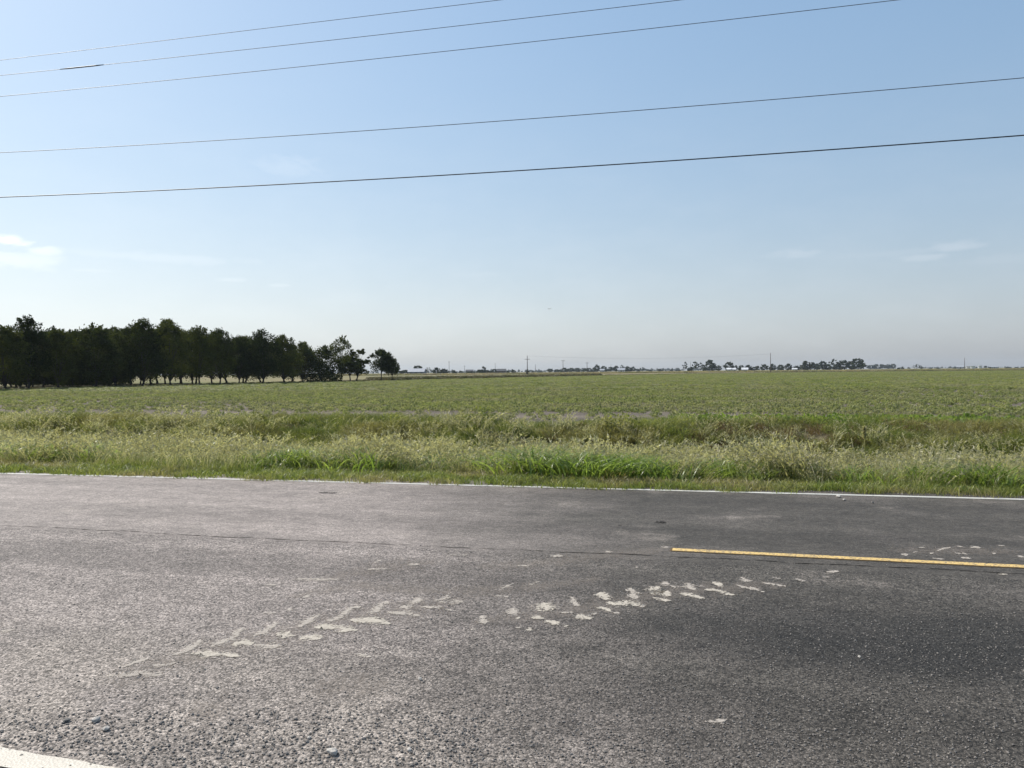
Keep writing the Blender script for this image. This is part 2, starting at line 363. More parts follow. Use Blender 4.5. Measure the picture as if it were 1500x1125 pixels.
def paint(name, col, wear=0.5, dirt=(0.12, 0.1, 0.08), th=0.54):
    m, t, out = newmat(name); pos = t.n('ShaderNodeTexCoord').outputs['Object']
    p = t.n('ShaderNodeBsdfPrincipled'); n1 = t.noise(pos, 45, 6, 0.7); n2 = t.noise(pos, 2.5, 6, 0.65)
    c = t.mix(t.ramp(n2, 0.3, 0.7, 0, 0.45), col, tuple(v*0.72 for v in col))
    c = t.mix(t.math('MULTIPLY', t.ramp(n1, th, th+0.12), wear), c, dirt)
    t.l(c, p.inputs['Base Color']); p.inputs['Roughness'].default_value = 0.55
    b = t.n('ShaderNodeBump'); b.inputs['Strength'].default_value = 0.5; b.inputs['Distance'].default_value = 0.004
    vo = t.n('ShaderNodeTexVoronoi'); t.l(pos, vo.inputs['Vector']); vo.inputs['Scale'].default_value = 85
    t.l(vo.outputs['Distance'], b.inputs['Height']); t.l(b.outputs[0], p.inputs['Normal']); t.l(p.outputs[0], out.inputs[0]); return m
def strip(name, A, B, width, z, mat, step=0.2, jit=0.006, th=0.0):
    A = Vector(A); B = Vector(B); d = (B-A); Ln = d.length; d.normalize(); nn = Vector((-d.y, d.x, 0)); n = max(2, int(Ln/step))
    vs = []
    for i in range(n+1):
        p = A + d*(Ln*i/n)
        for s in (-1, 1):
            j = mnoise.noise(Vector((p.x*3.1, p.y*5+s*9, 1.7)))*jit + mnoise.noise(Vector((p.x*14, s*5, 4.7)))*jit*0.6
            q = p + nn*(s*width/2 + j); vs.append((q.x, q.y, z))
    fs = [(2*i, 2*i+2, 2*i+3, 2*i+1) for i in range(n)]
    return link(name, npmesh(name, vs, fs, mat), road)
WHITE = paint('white_road_paint', (0.50, 0.485, 0.44), 0.9, th=0.56); YEL = paint('yellow_road_paint', (0.62, 0.42, 0.14), 0.9, th=0.48); YD = simple('line_shade_brown', (0.10, 0.06, 0.02), rough=0.8)
# far edge line (two photo points fix it)
P0 = gp(20, 694.0); P1 = gp(1480, 731.3); dd = (P1-P0).normalized()
FAR_Y0 = P0.y; FAR_SL = dd.y/dd.x
strip('edge_line', P0-dd*120, P1+dd*120, 0.10, 0.004, WHITE, 0.12, 0.012)
Y0_ = gp(985, 805.5); Y1_ = gp(1499, 830.5); dy_ = (Y1_-Y0_).normalized()
strip('centre_line_shadow_coat', Y0_-dy_*0.02, Y1_+dy_*60, 0.128, 0.003, YD, 0.15, 0.01).name = 'centre_line_shade_strip'  # dark brown strip beneath the yellow: shade along the line put into colour
strip('centre_line', Y0_, Y1_+dy_*60, 0.095, 0.006, YEL, 0.15, 0.006)
N0 = gp(0, 1109.5); N1 = gp(150, 1136.0); dn_ = (N1-N0).normalized()
strip('edge_line', N0-dn_*60, N1+dn_*80, 0.125, 0.005, paint('worn_white_paint', (0.50, 0.45, 0.375), 0.85, th=0.66), 0.06, 0.010)
# paving seam: a thin ragged crack laid as a flat black strip
def crackmat():
    m, t, out = newmat('seam_black'); pos = t.n('ShaderNodeTexCoord').outputs['Object']
    p = t.n('ShaderNodeBsdfPrincipled'); p.inputs['Base Color'].default_value = (0.012, 0.011, 0.010, 1); p.inputs['Roughness'].default_value = 1.0; p.inputs['Specular IOR Level'].default_value = 0.05
    tr = t.n('ShaderNodeBsdfTransparent'); mx = t.n('ShaderNodeMixShader')
    f = t.ramp(t.noise(t.mapping(pos, (1, 3, 1)), 7, 6, 0.75), 0.44, 0.54)
    t.l(t.math('MULTIPLY', f, 0.75), mx.inputs[0]); t.l(tr.outputs[0], mx.inputs[1]); t.l(p.outputs[0], mx.inputs[2]); t.l(mx.outputs[0], out.inputs[0]); return m
CR = crackmat()
SEAM = [(-60, 767), (0, 770), (100, 774), (210, 780), (330, 787), (500, 794), (620, 800), (760, 806), (880, 811), (985, 815), (1100, 821), (1220, 827), (1350, 833), (1500, 841), (1560, 843.5)]
sp_ = [gp(*p) for p in SEAM]; vs = []; 
pts = []
for i in range(len(sp_)-1):
    n = max(2, int((sp_[i+1]-sp_[i]).length/0.05))
    pts += [sp_[i].lerp(sp_[i+1], k/n) for k in range(n)]
for p in pts:
    j = mnoise.noise(Vector((p.x*2, 0, 0)))*0.03 + mnoise.noise(Vector((p.x*9, 3, 0)))*0.012
    wd = 0.010 + 0.014*abs(mnoise.noise(Vector((p.x*5, 8, 0))))
    vs.append((p.x, p.y+j-wd, 0.003)); vs.append((p.x, p.y+j+wd, 0.003))
link('paving_seam', npmesh('paving_seam', vs, [(2*i, 2*i+2, 2*i+3, 2*i+1) for i in range(len(pts)-1)], CR), road)

def mudmat(name, cov, col=(0.50, 0.445, 0.385)):
    m, t, out = newmat(name); pos = t.n('ShaderNodeTexCoord').outputs['Object']
    p = t.n('ShaderNodeBsdfPrincipled'); p.inputs['Roughness'].default_value = 0.95; p.inputs['Specular IOR Level'].default_value = 0.1
    n = t.noise(pos, 30, 6, 0.7); t.l(t.mix(t.ramp(n, 0.3, 0.7), col, tuple(v*0.72 for v in col)), p.inputs['Base Color'])
    vo = t.n('ShaderNodeTexVoronoi'); t.l(pos, vo.inputs['Vector']); vo.inputs['Scale'].default_value = 85
    b = t.n('ShaderNodeBump'); b.inputs['Strength'].default_value = 0.6; b.inputs['Distance'].default_value = 0.004; t.l(vo.outputs['Distance'], b.inputs['Height']); t.l(b.outputs[0], p.inputs['Normal'])
    # 'edge' attribute is 1 in the middle and 0 on the rim: mud thins out to the rim and lets the stones through
    at_ = t.n('ShaderNodeAttribute'); at_.attribute_name = 'edge'
    f = t.math('ADD', t.math('MULTIPLY', at_.outputs['Fac'], 0.7), t.math('MULTIPLY', t.math('SUBTRACT', t.noise(pos, 48, 6, 0.8), 0.5), 2.6))
    f = t.math('ADD', f, t.math('MULTIPLY', t.math('SUBTRACT', t.noise(pos, 12, 4, 0.65), 0.5), 2.2))
    f = t.math('MULTIPLY', t.ramp(f, 0.66-0.52*cov, 1.12-0.52*cov), (0.52+0.38*cov) if name != 'track_dust' else 0.32)
    tr = t.n('ShaderNodeBsdfTransparent'); mx = t.n('ShaderNodeMixShader')
    t.l(f, mx.inputs[0]); t.l(tr.outputs[0], mx.inputs[1]); t.l(p.outputs[0], mx.inputs[2]); t.l(mx.outputs[0], out.inputs[0]); return m
MUD = [mudmat('thin_dried_mud', 0.42), mudmat('dried_mud', 0.62), mudmat('thick_dried_mud', 0.85, (0.53, 0.475, 0.40))]
MARKS = [
 ([(180,978),(195,972),(221,963)],1.8,.5), ([(152,991),(185,990),(205,986),(240,990)],3.5,.3), ([(252,961),(270,954),(285,946),(294,938)],3,.5),
 ([(280,960),(293,957),(310,959),(330,960),(350,962)],2.8,.9), ([(308,947),(322,943),(338,936),(348,926),(356,920)],2.8,.7),
 ([(341,943),(355,942),(372,945)],2.8,.9), ([(372,945),(395,947),(410,948)],2.8,.6), ([(220,976),(240,975),(262,971)],1.6,.4), ([(370,933),(385,927),(397,919),(406,912)],3,.6),
 ([(400,931),(412,930),(432,932)],2.8,.9), ([(440,932),(455,934),(468,937)],3.2,.95), ([(436,920),(448,913),(458,906),(470,899)],2.8,.8),
 ([(458,921),(472,918),(490,920),(507,922),(524,924)],2.5,.85), ([(481,911),(492,908),(505,899),(515,891),(528,888)],2.8,.8),
 ([(515,909),(528,908),(545,909),(560,912),(573,915)],2.7,.9), ([(537,900),(550,896),(560,886),(570,881)],3,.6),
 ([(565,897),(580,899),(600,900),(618,904)],2.2,.8), ([(583,891),(597,889),(608,882),(618,873)],2.6,.75), ([(615,889),(628,890),(645,891),(663,895)],1.6,.6),
 ([(636,881),(650,877),(662,868)],3,.35), ([(640,882),(660,882),(680,881)],2,.25), ([(444,874),(454,874)],2.2,.8), ([(420,894),(430,894)],2.0,.8),
 ([(385,857),(408,857)],1.5,.4), ([(430,848),(465,849),(500,850)],2,.2), ([(384,898),(405,899)],1.2,.35), ([(522,958),(532,960),(546,964)],1.7,.6),
 ([(705,902),(707,908),(709,915)],4.2,.8), ([(690,923),(698,923)],2,.8), ([(748,891),(752,897),(758,903)],5.5,.75), ([(757,906),(765,905)],1.2,.9),
 ([(796,883),(800,890),(803,896)],7.5,.95), ([(777,905),(788,905),(797,906)],2.6,.9), ([(800,909),(810,912),(820,915)],2.8,.95), ([(826,918),(833,918)],1.3,.9),
 ([(753,919),(765,921)],1,.6), ([(770,922),(779,924)],2.2,.85), ([(836,874),(841,882),(848,889)],4.2,.6), ([(822,899),(832,897),(842,899)],1.8,.7),
 ([(728,866),(740,860),(755,854)],2.2,.3), ([(776,858),(790,851)],2,.3), ([(640,890),(660,893)],1.6,.4), ([(720,873),(748,875)],1.6,.3),
 ([(842,902),(852,904),(866,907)],3.2,.98), ([(865,901),(875,898)],2.2,.35), ([(875,890),(885,892),(896,896)],2.6,.85), ([(898,898),(910,900)],1.6,.5),
 ([(879,867),(884,873),(890,880)],4.2,.9), ([(888,883),(905,885),(922,884),(936,887)],4.0,.98), ([(935,888),(945,889)],2,.8), ([(921,861),(927,866),(928,874),(932,878)],4.2,.6),
 ([(960,859),(965,866),(974,867)],5.5,.85), ([(953,869),(968,869),(984,871)],3.8,.95), ([(968,855),(982,856)],3,.45), ([(956,875),(965,878),(983,881)],2.1,.9),
 ([(982,861),(992,860)],3,.35), ([(995,869),(1007,872),(1020,874),(1032,878)],2.2,.9), ([(1006,854),(1010,860),(1016,865)],6,.5), ([(1034,864),(1050,865),(1065,870),(1078,873)],2.0,.9),
 ([(1045,856),(1059,856)],3.4,.85), ([(1085,845),(1091,850),(1099,853)],3,.6), ([(1078,857),(1092,861),(1108,864),(1120,868)],1.7,.8), ([(1130,845),(1143,849)],1.6,.45),
 ([(1118,854),(1135,857),(1155,860)],1.4,.7), ([(1162,848),(1185,853)],1.1,.45), ([(1213,837),(1225,839)],3,.45), ([(1204,846),(1216,846)],1,.4),
 ([(1321,812),(1333,814)],1.9,.8), ([(1347,803),(1355,801.5)],.9,.7), ([(1361,811),(1369,811)],1.3,.8), ([(1372,808),(1382,804),(1394,802)],1.2,.75), ([(1402,800.6),(1409,801)],.9,.7),
 ([(1423,803),(1434,801)],2,.45), ([(1400,811),(1407,811)],1.6,.6), ([(1408,811),(1415,811.5)],1.4,.7), ([(1407,817),(1422,819)],1,.8), ([(1365,818),(1384,820)],.9,.55), ([(1462,800),(1470,799)],.9,.6),
 ([(1452,811),(1461,811.5)],1.1,.55), ([(1490,815),(1502,816)],1,.6), ([(1337,810),(1345,808)],1,.4), ([(1461,841),(1477,842)],1.1,.9),
 ([(655,813),(686,814)],1.1,.4), ([(535,834),(570,834)],1.2,.4), ([(598,827),(616,828)],1.3,.45), ([(811,817),(820,813)],3,.5), ([(755,828),(775,830)],1.1,.45), ([(545,826),(560,820)],1.2,.3),
 ([(887,808),(898,809)],1.6,.4), ([(968,802),(980,802)],1.5,.3), ([(928,831),(934,831)],1.2,.7), ([(1030,1058),(1048,1057),(1066,1057)],3.2,.45), ([(2,924),(20,924)],2,.5)]
def mud(pts, hw, cov, k):
    P = []                                            # resample centre line in photo space, then lay it on the ground
    for i in range(len(pts)-1):
        for q in range(6):
            f = q/6; P.append((pts[i][0]*(1-f)+pts[i+1][0]*f, pts[i][1]*(1-f)+pts[i+1][1]*f))
    P.append(pts[-1]); G = [gp(*p) for p in P]
    vs = []; ed = []; n = len(G); rows_ = 5
    for i, p in enumerate(G):
        tn = (G[min(i+1, n-1)]-G[max(i-1, 0)]).normalized(); nn = Vector((-tn.y, tn.x, 0))
        # half width in metres, from the mark's apparent height on the ground
        dep = (gp(P[i][0], P[i][1]-hw) - gp(P[i][0], P[i][1]+hw))/2
        hwid = max(abs(dep.dot(nn)), min(dep.length*0.55, 0.09))
        endt = min(1.0, 0.35+2.2*min(i, n-1-i)/max(1, n-1))
        for j in range(rows_):
            s = (j/(rows_-1))*2-1
            wv = hwid*1.75*endt*(1+0.45*mnoise.noise(Vector((p.x*7+k, p.y*7, s*2))))
            q = p + nn*(s*wv) + tn*0.03*mnoise.noise(Vector((p.x*9, p.y*9+k, s*3)))
            vs.append((q.x, q.y, 0.0035)); ed.append((1-abs(s))*(0.0 if i in (0, n-1) else 1.0)*1.3)
    fs = [(i*rows_+j, (i+1)*rows_+j, (i+1)*rows_+j+1, i*rows_+j+1) for i in range(n-1) for j in range(rows_-1)]
    me = npmesh('mud_print', vs, fs, MUD[0] if cov < .45 else MUD[1] if cov < .82 else MUD[2])
    at_ = me.attributes.new('edge', 'FLOAT', 'POINT'); at_.data.foreach_set('value', np.array(ed, dtype=np.float32))
    return link('mud_print', me, road)
for k, (p_, h_, c_) in enumerate(MARKS): mud(p_, h_*(1.5 if p_[0][0] < 670 else 1.0), c_, k)
DUST = mudmat('track_dust', 0.42, (0.29, 0.25, 0.215))
for k, (p_, h_) in enumerate([([(150, 990), (260, 968), (380, 936), (500, 908), (610, 888), (690, 876)], 17), ([(680, 912), (790, 902), (880, 888), (980, 868), (1080, 860), (1160, 856)], 12),
      ([(470, 850), (560, 832), (650, 820)], 9), ([(400, 880), (520, 858), (640, 868), (760, 862), (900, 845)], 9), ([(690, 832), (800, 824), (900, 812), (990, 804)], 8), ([(1300, 808), (1400, 806), (1500, 808)], 7), ([(150, 1000), (230, 985)], 14), ([(270, 1045), (340, 1040)], 22), ([(440, 1010), (580, 1000)], 22)]):
    o = mud(p_, h_, .3, 90+k); o.data.materials.clear(); o.data.materials.append(DUST); o.name = 'dust_smear'
    for v in o.data.vertices: v.co.z = 0.0022
TAR = mudmat('tar_stain', 0.6, (0.022, 0.021, 0.02))
for (pts_, h_) in [([(958, 765), (978, 765)], 1.6), ([(465, 721), (495, 723)], 1.2), ([(905, 770), (912, 770)], .8)]:
    o = mud(pts_, h_, .6, 55); o.data.materials.clear(); o.data.materials.append(TAR); o.name = 'tar_stain'

# ------------------------------------------------------------------ geometry-node scatter (stuff only)
def scatter(name, pts, rot, scl, protos, idx, tilt=None):
    me = bpy.data.meshes.new(name); me.vertices.add(len(pts)); me.vertices.foreach_set('co', np.asarray(pts, dtype=np.float32).ravel())
    for an, arr in (('rz', rot), ('sc', scl), ('ix', idx)):
        a_ = me.attributes.new(an, 'FLOAT', 'POINT'); a_.data.foreach_set('value', np.asarray(arr, dtype=np.float32))
    o = link(name, me)
    ng = bpy.data.node_groups.new(name, 'GeometryNodeTree')
    ng.interface.new_socket('Geometry', in_out='INPUT', socket_type='NodeSocketGeometry'); ng.interface.new_socket('Geometry', in_out='OUTPUT', socket_type='NodeSocketGeometry')
    N_ = ng.nodes; L = ng.links; gi = N_.new('NodeGroupInput'); go = N_.new('NodeGroupOutput'); jn = N_.new('GeometryNodeJoinGeometry')
    def attr(a):
        n = N_.new('GeometryNodeInputNamedAttribute'); n.data_type = 'FLOAT'; n.inputs[0].default_value = a; return n.outputs[0]
    rzv = N_.new('ShaderNodeCombineXYZ'); L.new(attr('rz'), rzv.inputs[2]); scv = attr('sc'); ixv = attr('ix')
    for k, pr in enumerate(protos):
        oi = N_.new('GeometryNodeObjectInfo'); oi.inputs['Object'].default_value = pr
        ip = N_.new('GeometryNodeInstanceOnPoints'); L.new(gi.outputs[0], ip.inputs['Points']); L.new(oi.outputs['Geometry'], ip.inputs['Instance'])
        cp = N_.new('FunctionNodeCompare'); cp.data_type = 'FLOAT'; cp.operation = 'EQUAL'; L.new(ixv, cp.inputs[0]); cp.inputs[1].default_value = float(k); cp.inputs['Epsilon'].default_value = 0.1
        L.new(cp.outputs[0], ip.inputs['Selection']); L.new(rzv.outputs[0], ip.inputs['Rotation']); L.new(scv, ip.inputs['Scale'])
        L.new(ip.outputs[0], jn.inputs[0])
    L.new(jn.outputs[0], go.inputs[0])
    md = o.modifiers.new('scatter', 'NODES'); md.node_group = ng
    return o
def proto(name, me): return bpy.data.objects.new(name, me)      # never linked: only its geometry is used

def blades(n, hmin, hmax, wid, rad, lean, segs=4, wind=0.15, r=None, base_tilt=0.2):
    V = []; Fc = []
    for i in range(n):
        a = r.random()*2*math.pi; rr = rad*math.sqrt(r.random()); bx, by = rr*math.cos(a), rr*math.sin(a)
        h = hmin+(hmax-hmin)*r.random(); la = r.random()*2*math.pi; ln = lean*(0.3+0.9*r.random())*h
        lx, ly = math.cos(la)*ln+wind*h, math.sin(la)*ln
        t0 = base_tilt*h; bx2, by2 = (bx/rad)*t0*0.5, (by/rad)*t0*0.5
        fa = r.random()*math.pi; px_, py_ = math.cos(fa)*wid/2, math.sin(fa)*wid/2
        b = len(V)
        for s in range(segs+1):
            q = s/segs; z = h*(q - 0.28*lean*q*q*q*1.2); k = q*q
            cx, cy = bx+bx2*q+lx*k, by+by2*q+ly*k; wk = (1-q**2.2)*0.93+0.07
            V.append((cx-px_*wk, cy-py_*wk, z)); V.append((cx+px_*wk, cy+py_*wk, z))
        for s in range(segs): Fc.append((b+2*s, b+2*s+1, b+2*s+3, b+2*s+2))
    return V, Fc
def seedstems(n, hmin, hmax, rad, lean, wind, r, head=0.12, nh=10, hs=0.012):
    V = []; Fc = []
    for i in range(n):
        a = r.random()*2*math.pi; rr = rad*math.sqrt(r.random()); bx, by = rr*math.cos(a), rr*math.sin(a)
        h = hmin+(hmax-hmin)*r.random(); la = r.random()*6.28; lx, ly = math.cos(la)*lean*h+wind*h, math.sin(la)*lean*h
        b = len(V); w_ = 0.003
        for s in range(5):
            q = s/4; k = q*q; c = (bx+lx*k, by+ly*k, h*(q-0.08*k)); V.append((c[0]-w_, c[1], c[2])); V.append((c[0]+w_, c[1]+w_*0.5, c[2]))
        for s in range(4): Fc.append((b+2*s, b+2*s+1, b+2*s+3, b+2*s+2))
        for j in range(nh):
            q = 1-head/h*r.random()*1.2; k = q*q; c = np.array((bx+lx*k, by+ly*k, h*(q-0.08*k)))
            d = r.normal(size=3); d /= np.linalg.norm(d); d[2] = abs(d[2]); e = c+d*hs*2.2; s_ = np.cross(d, r.normal(size=3)); s_ = s_/np.linalg.norm(s_)*hs*0.45
            b = len(V); V += [tuple(c-s_), tuple(c+s_), tuple(e+s_*0.7), tuple(e-s_*0.7)]; Fc.append((b, b+1, b+2, b+3))
    return V, Fc
def merge(*parts):
    V = []; Fc = []; M = []
    for (v, f, m) in parts:
        b = len(V); V += list(v); Fc += [tuple(b+i for i in q) for q in f]; M += [m]*len(f)
    return V, Fc, M
def leafball(n, rad, hgt_, size, r, flat=0.5, zc=0.5, shell=0.5):
    """n leaf-shaped quads spread through a low bush volume"""
    d = r.normal(size=(n, 3)); d /= np.linalg.norm(d, axis=1)[:, None]; rr = shell+(1-shell)*r.random((n, 1)); d[:, 2] = np.abs(d[:, 2])*0.9
    c = d*rr*np.array([rad, rad, hgt_]); c[:, 2] += 0.02
    nrm = r.normal(size=(n, 3))*(1-flat)+np.array([0, 0, 1.0])*flat+d*0.3; nrm /= np.linalg.norm(nrm, axis=1)[:, None]
    a = np.cross(nrm, r.normal(size=(n, 3))); a /= np.linalg.norm(a, axis=1)[:, None]; b = np.cross(nrm, a)
    s = size*(0.6+0.8*r.random((n, 1)))
    v = np.stack([c-a*s, c-b*s*0.55+nrm*s*0.15, c+a*s, c+b*s*0.55+nrm*s*0.15], 1).reshape(-1, 3)
    f = np.arange(4*n).reshape(n, 4); return v.tolist(), f.tolist()

M_SHORT = vegmat('short_grass', (0.13, 0.165, 0.04), (0.20, 0.21, 0.07), (0.25, 0.21, 0.12), 0.5, 0.35)
M_BROAD = vegmat('broad_blades', (0.115, 0.165, 0.035), (0.21, 0.265, 0.075), (0.17, 0.20, 0.055), 0.8, 0.42, 0.45, 0.4)
M_TAN = vegmat('straw_grass', (0.10, 0.135, 0.04), (0.27, 0.245, 0.14), (0.09, 0.13, 0.032), 0.45, 0.4, 0.35)
M_SEED = vegmat('seed_heads', (0.36, 0.33, 0.22), (0.22, 0.20, 0.12), None, 0.5, 0.4, 0.35)
M_WEED = vegmat('bank_weeds', (0.07, 0.095, 0.024), (0.22, 0.225, 0.075), (0.20, 0.175, 0.08), 0.4, 0.35, .15, .6)
M_DRY = vegmat('dry_brown_weeds', (0.15, 0.10, 0.055), (0.10, 0.075, 0.04), (0.11, 0.12, 0.045), 0.6, 0.3, 0.2)
M_CROP = vegmat('crop_leaf', (0.145, 0.165, 0.065), (0.225, 0.225, 0.105), (0.20, 0.19, 0.12), 0.12, 0.35, 0.15, 0.6)
M_LIME = vegmat('bright_crop_leaf', (0.11, 0.155, 0.035), (0.155, 0.20, 0.05), None, 0.4, 0.45, 0.2, 0.5)

pr = lambda nm, parts, mats: proto(nm, (lambda m_: npmesh(nm, m_[0], m_[1], mats=mats, midx=m_[2]))(merge(*parts)))
r = np.random.default_rng(3)
P_short = [pr('turf_tuft', [(*blades(46, .03, .15, .009, .17, .9, 3, .2, r), 0)], [M_SHORT]) for _ in range(3)]
P_fine = [pr('fine_tuft', [(*blades(70, .10, .30, .0045, .13, .7, 3, .12, r), 0), (*seedstems(6, .2, .34, .12, .3, .2, r, .08, 8, .007), 1)], [M_SHORT, M_SEED]) for _ in range(3)]
P_broad = [pr('broad_tuft', [(*blades(26, .20, .50, .021, .18, 1.1, 5, .45, r, .6), 0)], [M_BROAD]) for _ in range(4)]
P_tan = [pr('straw_tuft', [(*blades(36, .15, .42, .0095, .17, 1.1, 4, .45, r), 0), (*seedstems(12, .24, .50, .16, .45, .5, r, .14, 10, .014), 1)], [M_TAN, M_SEED]) for _ in range(4)]
P_weed = [pr('weed_clump', [(*leafball(45, .20, .24, .026, r, .3), 0), (*blades(85, .12, .38, .007, .20, .8, 3, .25, r), 0)], [M_WEED]) for _ in range(3)]
P_dry = [pr('dry_clump', [(*blades(50, .15, .42, .006, .17, .9, 3, .2, r), 0), (*leafball(50, .2, .25, .022, r, .2), 0)], [M_DRY]) for _ in range(3)]
P_crop = [pr('crop_plant', [(*leafball(64, .21, .20, .042, r, .45), 0)], [M_CROP]) for _ in range(4)]
P_row = [pr('crop_row_piece', [((lambda vf: ([(v[0]*4.2, v[1]*1.2, v[2]) for v in vf[0]], vf[1]))(leafball(150, .30, .20, .042, r, .4)))+(0,)], [M_CROP]) for _ in range(3)]
P_lime = [pr('bright_crop_plant', [(*leafball(60, .20, .26, .06, r, .4), 0)], [M_LIME]) for _ in range(3)]

def cloud(n, x0, x1, y0, y1, dens=None, name='', seed=1):
    g_ = np.random.default_rng(seed); x = g_.uniform(x0, x1, n); y = g_.uniform(y0, y1, n)
    if dens is not None:
        k = g_.random(n) < dens(x, y, g_); x = x[k]; y = y[k]
    return x, y, g_
def do(name, protos, x, y, g_, s0, s1, label, cat, zo=0.0, sfun=None, rotall=True):
    n = len(x); s = g_.uniform(s0, s1, n)
    if sfun is not None: s = s*sfun(x, y)
    rz = g_.uniform(-0.7, 0.7, n) if not rotall else g_.uniform(0, 6.28, n)
    hol = 0
    for hx, hy, ha, hb in ((-2.2, 19.0, 1.0, .5), (-4.25, 19.2, .7, .4), (-12.5, 19.1, 1.0, .45), (1.2, 18.6, .9, .4), (-16.8, 19.5, .9, .4)): hol = hol + np.exp(-((x-hx)/ha)**2-((y-hy)/hb)**2)
    kk = g_.random(len(x)) > hol*.97; x = x[kk]; y = y[kk]; s = s[kk]; rz = rz[kk]; n = len(x)
    z = np.where(y < 11.06, 0.0, gz(x, y))+zo
    o = scatter(name, np.stack([x, y, z], 1), rz, s, protos, g_.integers(0, len(protos), n))
    return tag(o, label, cat, kind='stuff')
def ell(x, y, c, w_, yc, yw):
    p = pxcol(x, y); return np.exp(-((p-c)/w_)**4-((y-yc)/yw)**4)
def patchy(x, y, s, lo=0.35, hi=0.65, sh=0): return sm(lo, hi, vnoise(x+sh, y*1.2-sh, s))
X0, X1 = -34, 20
def edgey(x): return FAR_Y0 + (x-P0.x)*FAR_SL           # y of the white line at x
# fringe next to the paving
def d_short(x, y, g_):
    p = pxcol(x, y); e = y-edgey(x)
    creep = 0.12*(vnoise(x, 0*y, 0.9)) + 0.10*vnoise(x, 0*y, 4.0) - 0.02
    creep = creep-0.05; creep = np.where((p < 370) & (p > 50), creep-0.10, creep); creep = np.where(p > 1150, creep+0.20, creep)
    return (e > creep)*np.where(e < 0.3, 0.75, 1)*np.where(e > 1.6, 0.35, 1.0)
x, y, g_ = cloud(17000, X0, X1, 10.3, 14.5, d_short, seed=11)
do('grass', P_short, x, y, g_, .6, 1.3, 'low olive turf fringing the white edge line', 'grass')
def d_fine(x, y, g_):
    e = y-edgey(x); d = ell(x, y, 260, 130, 11.7, .8)+ell(x, y, 30, 60, 11.5, .5)+ell(x, y, 1400, 160, 13.5, 2.0)+.35*ell(x, y, 1000, 900, 12.4, 1.0)*patchy(x, y, .6)
    d = d*(1-.9*ell(x, y, 570, 90, 11.4, .7)); return d*(e > .08)
x, y, g_ = cloud(12000, X0, X1, 10.5, 16, d_fine, seed=12)
do('grass', P_fine, x, y, g_, .7, 1.25, 'fine greyish green grass tussocks close behind the edge line', 'grass')
BROAD = [(50, 170, 13.3, 1.8), (320, 95, 13.6, 1.8), (440, 100, 12.4, 1.2), (860, 120, 12.3, 1.35), (1085, 65, 11.9, .7), (1330, 110, 12.2, .8), (1450, 65, 11.9, .7), (640, 100, 12.6, .6), (1200, 80, 13, .6)]
def d_broad(x, y, g_):
    d = 0
    for c, w_, yc, yw in BROAD: d = np.maximum(d, ell(x, y, c, w_, yc, yw)*(1.0 if c < 1000 and c != 640 else .55))
    d = np.maximum(d, .12*(y > 12)*(y < 15)); d = np.maximum(d, (x < -13)*(y > 12)*(y < 14)*.8)
    return d*(y-edgey(x) > .22)*(.45+.55*patchy(x, y, 1.4))
x, y, g_ = cloud(10500, X0, X1, 11.2, 15.5, d_broad, seed=13)
do('grass', P_broad, x, y, g_, .65, 1.15, 'rank bright green broad bladed grass on the near slope', 'grass', sfun=lambda x, y: .55+.55*vnoise(x, y, .5)+.5*vnoise(x+9, y, 1.7))
def d_tan(x, y, g_):
    d = .45+.55*patchy(x, y, .5, .3, .6, 5); d = d*sm(11.15, 12.1, y)*(1-.7*sm(17.3, 19.3, y))*(1-.9*sm(20.2, 21.2, y))
    b = 0
    for c, w_, yc, yw in BROAD: b = np.maximum(b, ell(x, y, c, w_, yc, yw))
    return d*(1-.65*b)
x, y, g_ = cloud(23000, X0-6, X1+2, 11.1, 21.8, d_tan, seed=14)
do('grass', P_tan, x, y, g_, .7, 1.2, 'straw coloured seeding grass filling the ditch', 'grass', sfun=lambda x, y: .5+.6*vnoise(x+30, y, .6)+.5*vnoise(x, y, 1.6))
def d_weed(x, y, g_):
    p = pxcol(x, y); d = sm(16.5, 18.5, y)*(1-sm(22.0, 22.8, y))*(.3+.7*patchy(x, y, .45, .35, .6, 9)); return d*np.where(p > 1000, .45, 1.0)
x, y, g_ = cloud(13000, X0-8, X1+2, 16, 22.8, d_weed, seed=15)
do('ground_cover', P_weed, x, y, g_, .7, 1.5, 'dark leafy weeds along the far bank of the ditch', 'weeds', sfun=lambda x, y: .6+.8*vnoise(x+70, y, .5))
def d_dry(x, y, g_):
    p = pxcol(x, y); d = sm(15.5, 17.5, y)*(1-sm(21.3, 22.3, y)); d = d*(.15+.85*sm(930, 1060, p)*(1-sm(1400, 1500, p))+.5*sm(30, 80, p)*(1-sm(110, 160, p)))*(.35+.65*patchy(x, y, .7)); return d
x, y, g_ = cloud(9000, X0-6, X1+2, 15, 22, d_dry, seed=16)
do('ground_cover', P_dry, x, y, g_, .6, 1.2, 'brown withered weeds on the far bank', 'dry weeds')
def d_lime(x, y, g_):
    p = pxcol(x, y); return sm(960, 1060, p)*(.55+.45*patchy(x, y, .9))*(1-.8*sm(1360, 1460, p))
x, y, g_ = cloud(3200, -10, X1+3, 22.1, 24.6, d_lime, seed=17)
do('crop', P_lime, x, y, g_, .7, 1.15, 'bright lime green strip of crop plants at the near edge of the field', 'crop')

